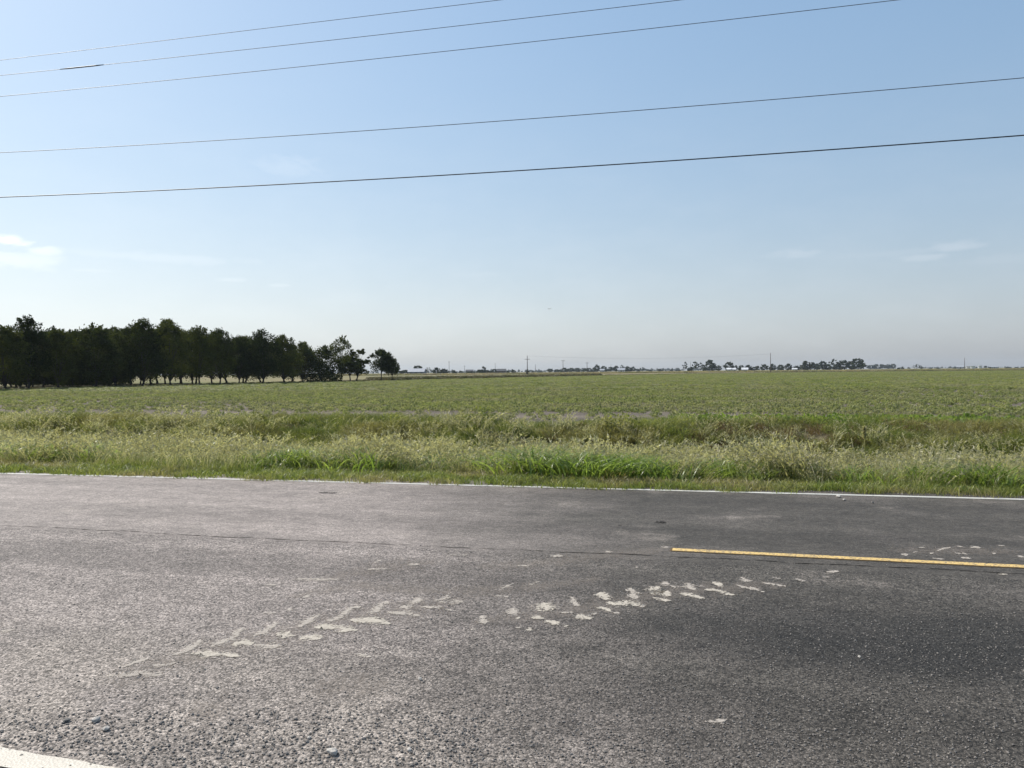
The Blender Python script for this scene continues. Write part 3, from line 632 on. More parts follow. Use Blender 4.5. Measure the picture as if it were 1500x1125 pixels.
# crop proper: rows run with the road
def crop(name, protos, y0, y1, rowgap, step, s0, s1, label, seed, thin):
    g_ = np.random.default_rng(seed); XS = []; YS = []
    for yy in np.arange(y0, y1, rowgap):
        xa, xb = -1.22*yy-4, 0.42*yy+4
        n = int((xb-xa)/step); x = xa+(np.arange(n)+g_.uniform(-.45, .45, n))*step; y = yy+g_.normal(0, rowgap*.12, n)
        XS.append(x); YS.append(y)
    x = np.concatenate(XS); y = np.concatenate(YS); d = np.hypot(x, y)
    k = (d < edge_dist(x, y)-1.0) & (g_.random(len(x)) < thin(x, y)); x = x[k]; y = y[k]
    n = len(x); s = g_.uniform(s0, s1, n)
    o = scatter(name, np.stack([x, y, gz(x, y)*(y < 23)+0.01], 1), g_.uniform(-.12, .12, n)+(g_.integers(0, 2, n)*math.pi), s, protos, g_.integers(0, len(protos), n))
    return tag(o, label, 'crop', kind='stuff')
def thinA(x, y):
    bare = (1-sm(25.5, 30.0, y))*sm(.28, .52, vnoise(x*.35, y*1.6, .5)) + .55*sm(.5, .7, vnoise(x*.2, y*1.2, .22))
    return np.clip(.92-bare*.8, .06, 1)*np.where((y < 24.6) & (pxcol(x, y) > 980), .1, 1)
crop('crop', P_crop, 23.0, 62, .42, .36, .55, 1.0, 'green leafy crop plants in the nearer part of the field', 21, thinA)
crop('crop', P_row, 62, 380, .95, 1.9, .8, 1.15, 'green crop covering the far part of the field to its edge', 22, lambda x, y: .93-.35*sm(.52, .68, vnoise(x*.15, y*.6, .12)))

# rough weedy strip on the field's far boundary (berm at left centre, thin dark line on the right)
M_ROUGH = vegmat('rough_strip', (0.05, 0.055, 0.022), (0.13, 0.105, 0.06), (0.10, 0.085, 0.05), 0.05, .25, .2)
P_rough = [pr('rough_weeds', [((lambda vf: ([(v[0]*1.6, v[1], v[2]) for v in vf[0]], vf[1]))(leafball(140, .7, .85, .10, r, .2)))+(0,)], [M_ROUGH]) for _ in range(3)]
g_ = np.random.default_rng(31); XS = []; YS = []; SC = []
for k in range(9000):
    an = g_.uniform(edge_ang[2]-.1, edge_ang[-1]); D = float(np.interp(an, edge_ang, edge_d)); p = pxcol(math.sin(an), math.cos(an))
    dep = 26 if 520 < p < 900 else 9
    if g_.random() > (1 if p > 480 else .25): continue
    if 240 < D and g_.random() > 1.5: continue
    D2 = D+g_.uniform(-.5, dep); XS.append(math.sin(an)*D2); YS.append(math.cos(an)*D2)
    SC.append((.95 if 540 < p < 880 else .45 if p >= 880 else .35)*g_.uniform(.6, 1.15))
o = scatter('ground_cover', np.stack([XS, YS, np.zeros(len(XS))], 1), g_.uniform(0, 6.28, len(XS)), SC, P_rough, g_.integers(0, 3, len(XS)))
tag(o, 'rough dark weeds along the far margin of the crop field', 'weeds', kind='stuff')
# pale dry grass strip behind it (a far road berm)
M_PALE = vegmat('pale_dry_grass', (0.27, 0.215, 0.14), (0.22, 0.19, 0.11), (0.15, 0.15, 0.08), 0.03, .3, .2)
P_pale = [pr('pale_grass', [((lambda vf: ([(v[0]*4, v[1], v[2]) for v in vf[0]], vf[1]))(leafball(60, .8, .75, .14, r, .2)))+(0,)], [M_PALE]) for _ in range(2)]
XS = []; YS = []
for k in range(5000):
    p = g_.uniform(480, 1640); zc = g_.uniform(440, 520); q = at(p, zc); XS.append(q.x); YS.append(q.y)
o = scatter('ground_cover', np.stack([XS, YS, np.zeros(len(XS))], 1), g_.uniform(-.2, .2, len(XS)), g_.uniform(.7, 1.5, len(XS)), P_pale, g_.integers(0, 2, len(XS)))
tag(o, 'thin strip of pale dry grass across the distance beyond the field', 'dry grass', kind='stuff')

# ------------------------------------------------------------------ stones
M_STONE = simple('grey_stone', (0.30, 0.265, 0.235), (0.2, 0.18, 0.16), 60, .8, bump=.4)
M_STONE2 = simple('dark_stone', (0.13, 0.12, 0.108), (0.19, 0.172, 0.155), 60, .7, bump=.4)
def stone_mesh(name, seed, mat, sub=1):
    import bmesh
    bm = bmesh.new(); bmesh.ops.create_icosphere(bm, subdivisions=sub, radius=0.5); r_ = random.Random(seed)
    sx, sy, sz = 1, r_.uniform(.6, .9), r_.uniform(.45, .7)
    for v in bm.verts:
        k = 1+.35*mnoise.noise(v.co*2.1+Vector((seed*3.3, 1, 2)))+.1*r_.uniform(-1, 1); v.co = Vector((v.co.x*sx*k, v.co.y*sy*k, v.co.z*sz*k+.22))
    me = bpy.data.meshes.new(name); bm.to_mesh(me); bm.free(); me.materials.append(mat); return me
P_peb = [proto('pebble', stone_mesh('pebble', 20+i, M_STONE if i % 2 else M_STONE2)) for i in range(6)]
g_ = np.random.default_rng(41); pts = []; sc = []
while len(pts) < 17000:
    px_ = g_.uniform(-120, 1620); py_ = 780+(1160-780)*g_.random()**.6; p = gp(px_, py_)
    wgt = .20 + .45*math.exp(-((py_-1090)/60)**2)*(1.1-px_/1500) + .8*math.exp(-((px_-1350)/220)**2-((py_-930)/45)**2) + .25*(px_ > 600)
    if abs((p-N0).dot(Vector((-dn_.y, dn_.x, 0)))) < .09 and g_.random() < .85: continue
    if g_.random() < wgt: pts.append((p.x, p.y, 0.0)); sc.append(.004+.010*g_.random()**3+(.006*g_.random() if py_ > 1040 and px_ < 700 else 0))
for k in range(1600):                                    # shoulder gravel between the white line and the grass
    x_ = g_.uniform(-14, 8); y_ = edgey(x_)+.08+abs(g_.normal(0, .10)); pts.append((x_, y_, 0.0)); sc.append(.006+.02*g_.random()**3)
o = scatter('gravel', pts, g_.uniform(0, 6.28, len(pts)), sc, P_peb, g_.integers(0, 6, len(pts))); tag(o, 'fine loose grit strewn over the asphalt', 'gravel', kind='stuff')
M_STONE3 = simple('pale_stone', (0.50, 0.46, 0.41), (0.36, 0.33, 0.29), 60, .8, bump=.3)
STN = [(487, 1105, 15, 'lone rounded pale pebble near the bottom edge, the largest on the asphalt'), (140, 1057, 10, 'small flat topped stone lying left of a darker twin near the bottom left corner'), (155, 1070, 10, 'pale stone just below the flat topped one near the bottom left corner'),
       (98, 1057, 8, 'dark stone on the asphalt at the far left of the stones by the corner line'), (600, 1100, 8, 'small pale chip right of the largest pebble'), (590, 1089, 6, 'small black stone just above the pale chip right of the largest pebble'),
       (1259, 963, 5, 'tiny white pebble with a dark shadow on the dark patch at right'), (615, 996, 7, 'white chip lying alone in the middle of the near lane'), (453, 1082, 6, 'little grey stone up and left of the largest pebble'),
       (1228, 728.5, 6, 'small white lump of gravel beside the far edge line'), (1236, 733, 4, 'small white bit just in front of the far edge line'), (1278, 737, 4, 'black clod of dirt just in front of the far edge line')]
for i, (x_, y_, wpx, lab) in enumerate(STN):
    p = gp(x_, y_); o = link('stone', stone_mesh('stone', 60+i, M_STONE2 if 'dark' in lab[:6] or 'black' in lab else M_STONE3, 2)); s = wpx*p.length/F*1.15
    o.location = p; o.scale = (s, s, s); o.rotation_euler = (0, 0, i*1.3); tag(o, lab, 'stone', 'bigger loose stones on the asphalt')

# ------------------------------------------------------------------ verge individuals
def tuft(name, px_, yw, scale, mats, parts, label, cat):
    p = at(px_, 10); k = yw/p.y; X_, Y_ = p.x*k, p.y*k
    m_ = merge(*parts); o = link(name, npmesh(name, m_[0], m_[1], mats=mats, midx=m_[2])); o.location = (X_, Y_, float(gz(X_, Y_))); o.scale = (scale,)*3
    return tag(o, label, cat)
M_RED = vegmat('rusty_weed', (0.24, 0.13, 0.08), (0.2, 0.12, 0.07), None, .5, .3, .2)
M_STRAW = vegmat('yellow_straw', (0.40, 0.30, 0.15), (0.36, 0.28, 0.14), None, .5, .4, .3)
tuft('dry_weed', 838, 11.25, 1.0, [M_RED], [(*blades(120, .1, .30, .006, .10, .5, 3, 0, r, .5), 0)], 'small rust brown dead weed at the paving edge in front of green grass', 'dry weed')
tuft('dry_tussock', 896, 11.25, 1.0, [M_STRAW], [(*blades(170, .12, .34, .007, .16, .9, 4, .35, r, .6), 0)], 'golden straw tussock leaning over the far edge line', 'dry grass tuft')
tuft('seed_stalk', 1266, 15.2, 1.25, [M_WEED, M_SEED], [(*seedstems(1, 1.0, 1.02, .01, .03, 0, r, .16, 60, .022), 1), (*leafball(26, .12, .55, .045, r, .2), 0)], 'lone upright weed stalk with a pale head above the grass', 'weed')
tuft('dead_shrub', 80, 16.8, 1.0, [M_RED], [(*blades(70, .5, 1.05, .012, .30, .8, 5, .5, r, .7), 0)], 'reddish brown dead branching weed leaning right at far left', 'dead weed')
tuft('bush', 706, 21.4, 1.0, [M_WEED], [(*leafball(500, .5, .60, .04, r, .25), 0), (*blades(60, .3, .75, .01, .4, .6, 4, .1, r), 0)], 'domed green clump on the bank top in the middle of the verge', 'bush')
tuft('bush', 372, 21.2, 1.0, [M_WEED], [(*leafball(420, .42, .50, .04, r, .25), 0)], 'dark rounded clump on the bank top left of centre', 'bush')
tuft('bush', 905, 20.6, 1.0, [M_WEED], [(*leafball(600, .75, .55, .04, r, .25), 0), (*blades(90, .3, .6, .01, .6, .7, 4, .2, r), 0)], 'overhanging weed clump above the dark hollow in the far bank', 'bush')

# ------------------------------------------------------------------ trees
M_BARK = simple('bark', (0.055, 0.047, 0.038), (0.03, 0.026, 0.022), 8, .9, bump=.6)
def leafmat(name, a, b, trans=.25):
    m, t, out = newmat(name); oi = t.n('ShaderNodeObjectInfo'); pos = t.n('ShaderNodeTexCoord').outputs['Object']
    c = t.mix(oi.outputs['Random'], a, b); c = t.mix(1.0, c, t.ramp(t.noise(pos, .9, 4, .6), .3, .7, .65, 1.35), 'MULTIPLY')
    p = t.n('ShaderNodeBsdfPrincipled'); t.l(c, p.inputs['Base Color']); p.inputs['Roughness'].default_value = .8; p.inputs['Specular IOR Level'].default_value = .06
    tr = t.n('ShaderNodeBsdfTranslucent'); t.l(t.mix(1.0, c, (1.2, 1.2, .6), 'MULTIPLY'), tr.inputs[0]); mx = t.n('ShaderNodeMixShader'); mx.inputs[0].default_value = trans
    t.l(p.outputs[0], mx.inputs[1]); t.l(tr.outputs[0], mx.inputs[2]); t.l(mx.outputs[0], out.inputs[0]); return m
M_LEAF = leafmat('orchard_leaves', (0.022, 0.032, 0.008), (0.075, 0.085, 0.02), .30)
M_LEAF_F = leafmat('distant_leaves', (0.030, 0.042, 0.016), (0.048, 0.055, 0.024), .15)
def leaves(c, n, size, r_, up_=.2):
    nrm = r_.normal(size=(n, 3)); nrm[:, 2] += up_; nrm /= np.linalg.norm(nrm, axis=1)[:, None]
    a = np.cross(nrm, r_.normal(size=(n, 3))); a /= np.linalg.norm(a, axis=1)[:, None]; b = np.cross(nrm, a); s = size*(.55+.9*r_.random((n, 1)))
    v = np.stack([c-a*s, c-b*s*.6, c+a*s*1.05, c+b*s*.6], 1).reshape(-1, 3); return v
def make_tree(seed, Ht, Rw, bottom, nblob, nleaf, lsize, kind='full', sprigs=14):
    """unit-real-size tree: height Ht, crown radius Rw, crown bottom height; returns trunk mesh, crown mesh"""
    r_ = np.random.default_rng(seed); tb = MB(); C = []; fork = bottom*(.75 if kind != 'skirt' else .4)
    lean = r_.normal(0, .12, 2); tr_ = .013*Ht+.03
    tb.tube([(0, 0, -.1), (lean[0]*.3, lean[1]*.3, fork*.5), (lean[0], lean[1], fork)], [tr_*1.35, tr_, tr_*.85], 8)
    nb = nblob; blobs = []
    for i in range(nb):
        # position inside an envelope: wide in the lower middle, uneven on top
        zf = r_.random()**.85; a = r_.random()*6.283
        env = math.sin(math.pi*min(1, (zf*.80+.20)))**.55 if kind != 'cone' else (1-zf)**.8+.08
        rad = Rw*env*math.sqrt(r_.uniform(.15, 1.0))*.80
        z = bottom+(Ht-bottom)*(.08+.84*zf); br = Rw*(.30 if kind == 'open' else .38)*r_.uniform(.6, 1.15)*(1-.35*zf)
        if kind == 'open': br *= .9
        blobs.append((rad*math.cos(a)+lean[0], rad*math.sin(a)+lean[1], z, br))
    # limbs reach into the blobs
    for i in range(min(nb, 16 if kind != 'open' else 22)):
        bx, by, bz, br = blobs[i]; s = (lean[0], lean[1], fork*.95); mid_ = (s[0]+(bx-s[0])*.45, s[1]+(by-s[1])*.45, s[2]+(bz-s[2])*.6)
        tb.tube([s, mid_, (bx, by, bz)], [tr_*.42, tr_*.24, tr_*.08], 5)
    per = nleaf//nb
    for (bx, by, bz, br) in blobs:
        m = int(per*(br/(Rw*.35))**1.2)+4; d = r_.normal(size=(m, 3)); d /= np.linalg.norm(d, axis=1)[:, None]
        rr = br*(.45+.62*r_.random((m, 1))**.7); wob = 1+.35*np.sin(d[:, :1]*5+bx*3)*np.cos(d[:, 1:2]*4+by*3)
        C.append(np.array([bx, by, bz])+d*rr*wob*np.array([1, 1, .8]))
    for i in range(sprigs):                              # twigs of leaves that break the outline
        a = r_.random()*6.283; zf = r_.uniform(.45, 1); env = math.sin(math.pi*min(1, (zf*.80+.20)))**.55; rad = Rw*env*.92
        base = np.array([rad*math.cos(a)*.9+lean[0], rad*math.sin(a)*.9+lean[1], bottom+(Ht-bottom)*zf*.93]); d = np.array([math.cos(a)*.7, math.sin(a)*.7, r_.uniform(.3, 1.3)]); d /= np.linalg.norm(d)
        L2 = Rw*r_.uniform(.12, .28); bs = min(blobs[:min(nb, 16)], key=lambda q_: (q_[0]-base[0])**2+(q_[1]-base[1])**2+(q_[2]-base[2])**2); tb.tube([bs[:3], tuple(base), tuple(base+d*L2)], [tr_*.12, tr_*.08, tr_*.03], 4)
        m = 40; q = r_.random((m, 1)); C.append(base+d*L2*q+r_.normal(0, .10*Rw*.35, (m, 3))*(1.25-q*.5))
    if kind == 'skirt':
        m = nleaf//6; a = r_.random(m)*6.283; rr = Rw*np.sqrt(r_.uniform(.1, .8, m)); C.append(np.stack([rr*np.cos(a), rr*np.sin(a), r_.uniform(.25, bottom+.6, m)], 1))
    C = np.concatenate(C); C[:, 2] = np.maximum(C[:, 2], .15); n = len(C); v = leaves(C, n, lsize, r_)
    return tb.mesh('trunk', M_BARK, True), npmesh('crown', v, np.arange(4*n).reshape(n, 4), M_LEAF if lsize < .2 else M_LEAF_F)
# prototypes are plain mesh data; each tree is an Empty with its own trunk and crown objects
TP = {}
for i in range(6): TP['orch%d' % i] = (make_tree(100+i, 9.0, 3.3, 0.75+.10*i, 70, 12500, .115, 'full', 22), 9.0, 3.3)
TP['skirt'] = (make_tree(120, 6.5, 3.6, 1.0, 46, 10500, .13, 'skirt', 10), 6.5, 3.6)
TP['open0'] = (make_tree(131, 8.5, 2.5, 2.4, 30, 3900, .115, 'full', 12), 8.5, 2.5)
TP['open1'] = (make_tree(122, 7.0, 2.4, 1.3, 34, 7000, .12, 'open', 12), 7.0, 2.4)
TP['small0'] = (make_tree(123, 6.0, 2.6, 1.9, 44, 10500, .105, 'full', 34), 6.0, 2.6)
TP['small1'] = (make_tree(124, 4.6, 2.2, 1.6, 34, 7500, .105, 'full', 24), 4.6, 2.2)
for i in range(5): TP['far%d' % i] = (make_tree(140+i, 9.0, 4.0, .9, 22, 1500, .42, 'full', 5), 9.0, 4.0)
TP['farlow0'] = (make_tree(150, 6.0, 5.0, .5, 22, 1300, .42, 'full', 3), 6.0, 5.0)
TP['faropen0'] = (make_tree(152, 9.0, 3.2, 2.4, 13, 420, .42, 'open', 8), 9.0, 3.2)
TP['faropen1'] = (make_tree(153, 9.0, 3.6, 1.8, 13, 520, .42, 'open', 6), 9.0, 3.6)
TP['farcone'] = (make_tree(154, 9.0, 2.2, .6, 18, 900, .36, 'cone', 2), 9.0, 2.2)
TP['bare'] = (make_tree(155, 8.0, 2.6, 2.0, 16, 110, .3, 'open', 8), 8.0, 2.6)
def tree(px_, z, top, wpx, kind, label, name='tree', group=None, sink=0.0):
    (tm, cm), hh, rr = TP[kind]; p = at(px_, z); o = empty(name, p, random.uniform(0, 6.28)); h = hgt(px_, z, top); wm = wpx*z/F
    o.scale = (wm/(2*rr*.98), wm/(2*rr*.98), h/(hh*1.0)); tag(o, label, 'tree', group)
    link('trunk', tm, o); link('crown', cm, o); return o
ORD = ['first', 'second', 'third', 'fourth', 'fifth', 'sixth', 'seventh', 'eighth', 'ninth', 'tenth', 'eleventh', 'twelfth', 'thirteenth', 'fourteenth', 'fifteenth']
OG = 'front trees of the dark orchard'
FR = [(8, 88, 476, 78), (42, 91, 462, 66), (85, 95, 481, 66), (140, 99, 477, 78), (170, 104, 487, 60), (208, 105, 465, 66), (250, 108, 466, 66), (292, 112, 477, 56), (322, 116, 480, 52), (350, 121, 491, 46), (385, 122, 482, 58), (416, 128, 489, 50), (443, 133, 500, 48)]
for i, (a_, z_, t_, w_) in enumerate(FR):
    tree(a_, z_, t_, w_, 'orch%d' % (i*5 % 6), 'big dark leafy tree, %s from the left in the front row of the orchard' % ORD[i], 'orchard_tree', OG)
tree(-45, 84, 470, 84, 'orch2', 'dark orchard tree half cut off by the left edge of the photo', 'orchard_tree', OG)
tree(471, 136, 507, 66, 'skirt', 'round dark tree with low branches reaching the ground beside the open crowned tall tree', 'orchard_tree', OG)
tree(501, 141, 490, 36, 'open0', 'tall tree with an open see-through crown near the right end of the orchard', 'orchard_tree', OG)
tree(522, 140, 508, 40, 'open1', 'ragged tree just right of the tall open crowned one', 'orchard_tree', OG)
tree(513, 138, 522, 44, 'small1', 'low dense tree below the tall open crowned one', 'orchard_tree', OG)
tree(558, 146, 512, 38, 'small0', 'larger left tree of the separate pair standing right of the orchard', 'tree', 'separate pair of trees')
tree(574, 147, 526, 27, 'small1', 'smaller right tree of the separate pair standing right of the orchard', 'tree', 'separate pair of trees')
BK = []
rb = random.Random(5)
for row in range(1, 5):
    for k in range(16 if row < 3 else 12):
        px_ = -60+k*(31 if row < 3 else 30)+rb.uniform(-9, 9)+row*7
        z0 = 86+max(0, px_)*.10; base = float(np.interp(px_, [0, 210, 300, 385, 440, 480], [478, 468, 480, 486, 502, 520]))
        if px_ > 250 and row > 2: continue
        BK.append((px_, z0+row*10+rb.uniform(-2, 2), base+rb.uniform(2, 12)+row*2, rb.uniform(48, 66)))
for i, (a_, z_, t_, w_) in enumerate(BK):
    tree(a_, z_, t_, w_, 'orch%d' % rb.randrange(6) if a_ > 170 or rb.random() < .4 else 'skirt', 'dark tree in the back rows of the orchard, mostly hidden by the front row', 'orchard_tree', 'back rows of the orchard')

# distant trees -------------------------------------------------------
G1 = 'distant trees around the barn'; G2 = 'hazy trees left of centre in the distance'; G3 = 'row of rounded trees in the distance at right'
FT = [
 (592, 560, 542, 16, 'farlow0', 'low bushy tree left of the pale barn', G1), (613, 590, 535.5, 18, 'far0', 'round tree rising behind the roof of the pale barn', G1), (628.5, 560, 537.5, 8, 'bare', 'thin almost bare tree right of the pale barn', G1),
 (641, 540, 538.5, 14, 'far1', 'left one of two joined round trees right of the barn', G1), (650, 530, 540, 14, 'far2', 'right one of two joined round trees right of the barn', G1), (664.5, 560, 542.3, 8, 'far3', 'small round tree alone right of the joined pair', G1),
 (676, 800, 543.5, 9, 'far4', 'small hazy tree left of the second thin far pole', G2), (689, 600, 544, 20, 'farlow0', 'long low clump right of the second thin far pole', G2), (708, 640, 536, 9, 'farcone', 'pointed dark tree sticking out of the low clump', G2),
 (704, 600, 541.5, 16, 'farlow0', 'spreading low tree at the foot of the pointed tree on its left', G2), (714, 610, 542, 14, 'far0', 'spreading low tree at the foot of the pointed tree on its right', G2), (724, 640, 540.5, 11, 'far3', 'round tree at the foot of the third thin far pole', G2),
 (744, 660, 543, 6, 'far1', 'small shrubby tree right of the long dark low house', G2), (752, 640, 541.5, 7, 'far2', 'squarish small tree left of the tall utility pole', G2), (757.5, 600, 544.5, 4, 'farcone', 'tiny pointed shrub left of the tall utility pole', G2), (773, 425, 543, 5, 'farlow0', 'shrub at the foot of the tall utility pole', G2),
 (781, 800, 542.5, 5, 'far3', 'tiny tree between the tall utility pole and a thin pole', G2), (790, 1100, 544, 12, 'farlow0', 'faint low tree right of the thin pole', G2),
 (805, 850, 540, 12, 'far4', 'mushroom shaped small tree at the left end of the hazy wood', G2), (816, 900, 541, 10, 'far0', None, G2), (826, 880, 538.8, 13, 'far1', None, G2), (837, 900, 538.8, 13, 'far2', None, G2), (846, 930, 539, 12, 'far3', None, G2), (855, 930, 539.2, 12, 'far4', None, G2),
 (862, 880, 539, 12, 'far0', None, G2), (870, 900, 538.4, 10, 'far1', None, G2), (875, 880, 533.8, 8, 'far2', 'tallest tree of the hazy wood with a rounded top', G2), (885, 880, 536.2, 12, 'far3', None, G2), (895, 900, 537.5, 12, 'far4', None, G2), (903, 900, 535.8, 9, 'far0', None, G2),
 (911, 900, 534.4, 8, 'faropen1', 'thin topped tree sticking out of the hazy wood near its right end', G2), (919, 900, 536.8, 12, 'far1', None, G2), (926, 900, 537, 10, 'far2', None, G2), (934, 950, 540.3, 8, 'farlow0', None, G2), (941, 900, 538, 9, 'faropen1', 'ragged tree just past the right end of the hazy wood', G2),
 (952, 1000, 541.8, 9, 'farlow0', 'low shrubby tree in the gap right of the hazy wood', G2), (968, 800, 540, 11, 'far3', 'lone dome shaped tree between the hazy wood and the bare tall tree', G2), (976, 800, 541.5, 3, 'farcone', 'tiny pointed tree right of the lone dome shaped tree', G2), (984, 850, 541, 6, 'far4', 'small ragged tree two along from the lone dome shaped tree', G2), (993, 900, 542, 8, 'farlow0', 'low shrubs left of the bare tall tree', G2),
 (1003, 640, 529.3, 7, 'faropen0', 'slim tall tree with few leaves left of the thin pole', G3), (1009, 660, 538.5, 5, 'farlow0', 'shrub at the foot of the slim tall tree', G3), (1018, 650, 529, 9, 'faropen0', 'leaning sparse tree left of the big spreading tree', G3), (1026, 650, 531, 10, 'faropen1', 'sparse tree touching the left side of the big spreading tree', G3), (1013, 660, 537.5, 10, 'farlow0', 'low bushes below the leaning sparse tree', G3),
 (1038, 630, 527.5, 20, 'far1', 'big spreading dark tree, the tallest left of the small white sheds', G3), (1053, 640, 535, 9, 'far2', 'small ball shaped tree right of the big spreading tree', G3), (1068, 640, 530.3, 16, 'far3', 'broad domed tree above the first white shed', G3), (1078, 650, 535, 5, 'far4', 'narrow tree against the right side of the broad domed tree', G3), (1085.5, 640, 535, 10, 'far0', 'ball shaped tree above the second white shed', G3)]
RR = [(1097, 534.5, 11), (1108, 536, 12), (1120, 533.6, 13), (1132, 533.2, 11), (1144, 534.2, 11), (1155.5, 532.5, 11), (1167, 535.6, 12)]
for i, (a_, t_, w_) in enumerate(RR): FT.append((a_, 650, t_, w_, 'far%d' % (i*2 % 5), 'even rounded tree, %s from the left of the low row behind the tallest right-hand pole' % ORD[i], G3))
FT += [(1181, 640, 529, 17, 'far1', 'domed tree at the left end of the taller grove at right', G3), (1193, 650, 530.5, 13, 'far2', 'second tree from the left of the taller grove at right', G3), (1206, 640, 529, 15, 'far3', 'third tree of the taller grove, left of its gappy tree', G3), (1221, 640, 525.8, 16, 'faropen1', 'gappy tree with sky showing through in the taller grove at right', G3), (1226, 660, 533, 14, 'far0', 'lower tree filling in below the gappy tree', G3),
 (1237, 640, 527.6, 19, 'far4', 'dense tree just right of the gappy tree in the taller grove', G3), (1257, 630, 525, 23, 'far0', 'biggest dense tree closing the right end of the taller grove', G3), (1212, 670, 533.5, 14, 'far1', None, G3), (1187, 680, 533, 16, 'far4', None, G3), (1246, 660, 529, 14, 'far2', None, G3)]
G4 = 'faint trees at far right'
for i, (a_, t_, w_) in enumerate([(1275, 534.8, 12), (1284, 533.6, 12), (1293, 533.4, 12), (1302, 533.8, 11), (1309, 532.8, 9)]):
    FT.append((a_, 1350, t_, w_, 'far%d' % i, 'pale blue green tree, %s from the left of the faint wood right of the grove' % ORD[i], G4))
FT += [(1316, 700, 538.5, 5, 'farlow0', 'dark low bush right of the faint wood', G4), (1322, 900, 537, 5, 'far1', 'small faint tree right of the dark low bush', G4), (1331, 1200, 537.8, 4, 'far2', 'tiny faint tree left of the table shaped one', G4), (1343, 900, 533.6, 11, 'faropen1', 'table shaped tree with light under its crown', G4), (1350, 900, 536.8, 4, 'far3', 'tiny tree touching the table shaped one', G4), (1362, 1300, 538.3, 7, 'farlow0', None, G4), (1375, 1300, 538.4, 8, 'farlow0', None, G4), (1392, 1200, 536.5, 4, 'faropen0', 'wispy tiny tree left of the grey tin building', G4), (1399, 1200, 537.8, 6, 'farlow0', None, G4), (1444, 1100, 535.8, 5, 'far4', 'small round tree right of the white storage tanks', G4), (1451, 1200, 537.5, 6, 'farlow0', None, G4), (1477, 1000, 537.9, 8, 'farlow0', 'low dark clump near the right edge of the photo', G4), (1489, 900, 537.9, 7, 'far1', 'dark clump second from the right edge of the photo', G4), (1498, 900, 537.8, 6, 'far2', 'dark clump cut by the right edge of the photo', G4)]
ND = {G2: 'one of the merged dull green trees making up the hazy wood right of centre', G3: 'tree packed behind the taller grove at right', G4: 'very faint low tree on the horizon at far right'}
for (a_, z_, t_, w_, k_, lab, gg) in FT:
    tree(a_, z_, t_, w_*1.12, k_, lab or ND[gg], 'tree', gg)

# far, very low horizon woods that read as one mass
g_ = np.random.default_rng(77); XS = []; YS = []; SC = []
P_hw = [proto('horizon_wood', TP['farlow0'][0][1]), proto('horizon_wood_b', TP['far3'][0][1])]
for k in range(620):
    p = g_.uniform(430, 1700); 
    if not (560 < p < 1000 or p > 1310) and g_.random() < .6: continue
    q = at(p, g_.uniform(1700, 2300)); XS.append(q.x); YS.append(q.y); SC.append(g_.uniform(.5, 1.0)*(.9 if p < 1310 else .55))
o = scatter('far_wood', np.stack([XS, YS, np.zeros(len(XS))], 1), g_.uniform(0, 6.28, len(XS)), SC, P_hw, g_.integers(0, 2, len(XS))); tag(o, 'faint low woods along the horizon', 'woods', kind='stuff')

# ------------------------------------------------------------------ buildings
M_WALL = simple('pale_board_wall', (0.50, 0.50, 0.50), (0.40, 0.40, 0.41), 1, .8); M_ROOF = simple('light_tin_roof', (0.36, 0.365, 0.38), (0.3, 0.305, 0.32), 1, .5, .2); M_DK = simple('dark_opening', (0.03, 0.03, 0.035), rough=.6)
M_DROOF = simple('dark_shingles', (0.07, 0.07, 0.075), rough=.9); M_BRK = simple('dull_brick', (0.16, 0.12, 0.10), rough=.9); M_WHT = simple('white_metal', (0.6, 0.6, 0.6), (0.5, 0.5, 0.5), 1, .5)
def house(name, px0, px1, z, h_eave, h_ridge, wall, roof, label, cat, depth=8, openings=2, group=None, turn=0.0):
    c = at((px0+px1)/2, z); wd = (px1-px0)*z/F; az_ = -math.atan2(c.x, c.y)+turn; o = empty(name, c, az_); tag(o, label, cat, group)
    a, b = wd/2, depth/2; m = MB()
    m.add([(-a, -b, 0), (a, -b, 0), (a, b, 0), (-a, b, 0), (-a, -b, h_eave), (a, -b, h_eave), (a, b, h_eave), (-a, b, h_eave), (-a, 0, h_ridge-.12), (a, 0, h_ridge-.12)],
          [(0, 1, 5, 4), (2, 3, 7, 6), (1, 2, 6, 9, 5), (3, 0, 4, 8, 7)]); m.build('wall', wall, o)
    m = MB(); e = .45; dz = .12; sl_ = (h_ridge-h_eave)/b
    for s in (-1, 1):
        y0, z0, y1, z1 = s*(b+e), h_eave-e*sl_, 0, h_ridge
        m.add([(-a-e, y0, z0), (a+e, y0, z0), (a+e, y1, z1), (-a-e, y1, z1), (-a-e, y0, z0+dz), (a+e, y0, z0+dz), (a+e, y1, z1+dz), (-a-e, y1, z1+dz)], [(0, 1, 2, 3), (4, 7, 6, 5), (0, 4, 5, 1), (1, 5, 6, 2), (3, 7, 4, 0)])
    m.build('roof', roof, o)
    for i in range(openings):
        x_ = -a+wd*(i+.5)/openings; m = MB()
        if i == openings//2: m.box((x_, -b-.04, h_eave*.36), (min(2.2, wd*.2), .08, h_eave*.72)); m.build('door', M_DK, o)
        else: m.box((x_, -b-.04, h_eave*.55), (min(1.4, wd*.12), .08, h_eave*.35)); m.build('window', M_DK, o)
    return o
house('barn', 600, 623, 520, 2.1, 4.2, simple('barn_side', (0.24, 0.24, 0.25), rough=.8), M_ROOF, 'barn with a pale tin roof standing right of the pair of trees', 'barn', 10, 3, turn=R(-12))
house('house', 728, 741, 640, 2.3, 3.9, M_BRK, M_DROOF, 'long low dark house left of the squarish small tree', 'house', 9, 4)
house('house', 683, 693, 680, 2.2, 3.6, M_BRK, M_DROOF, 'low dark house half hidden in the low clump by the second thin far pole', 'house', 8, 3)
SG = 'small pale buildings among distant trees'
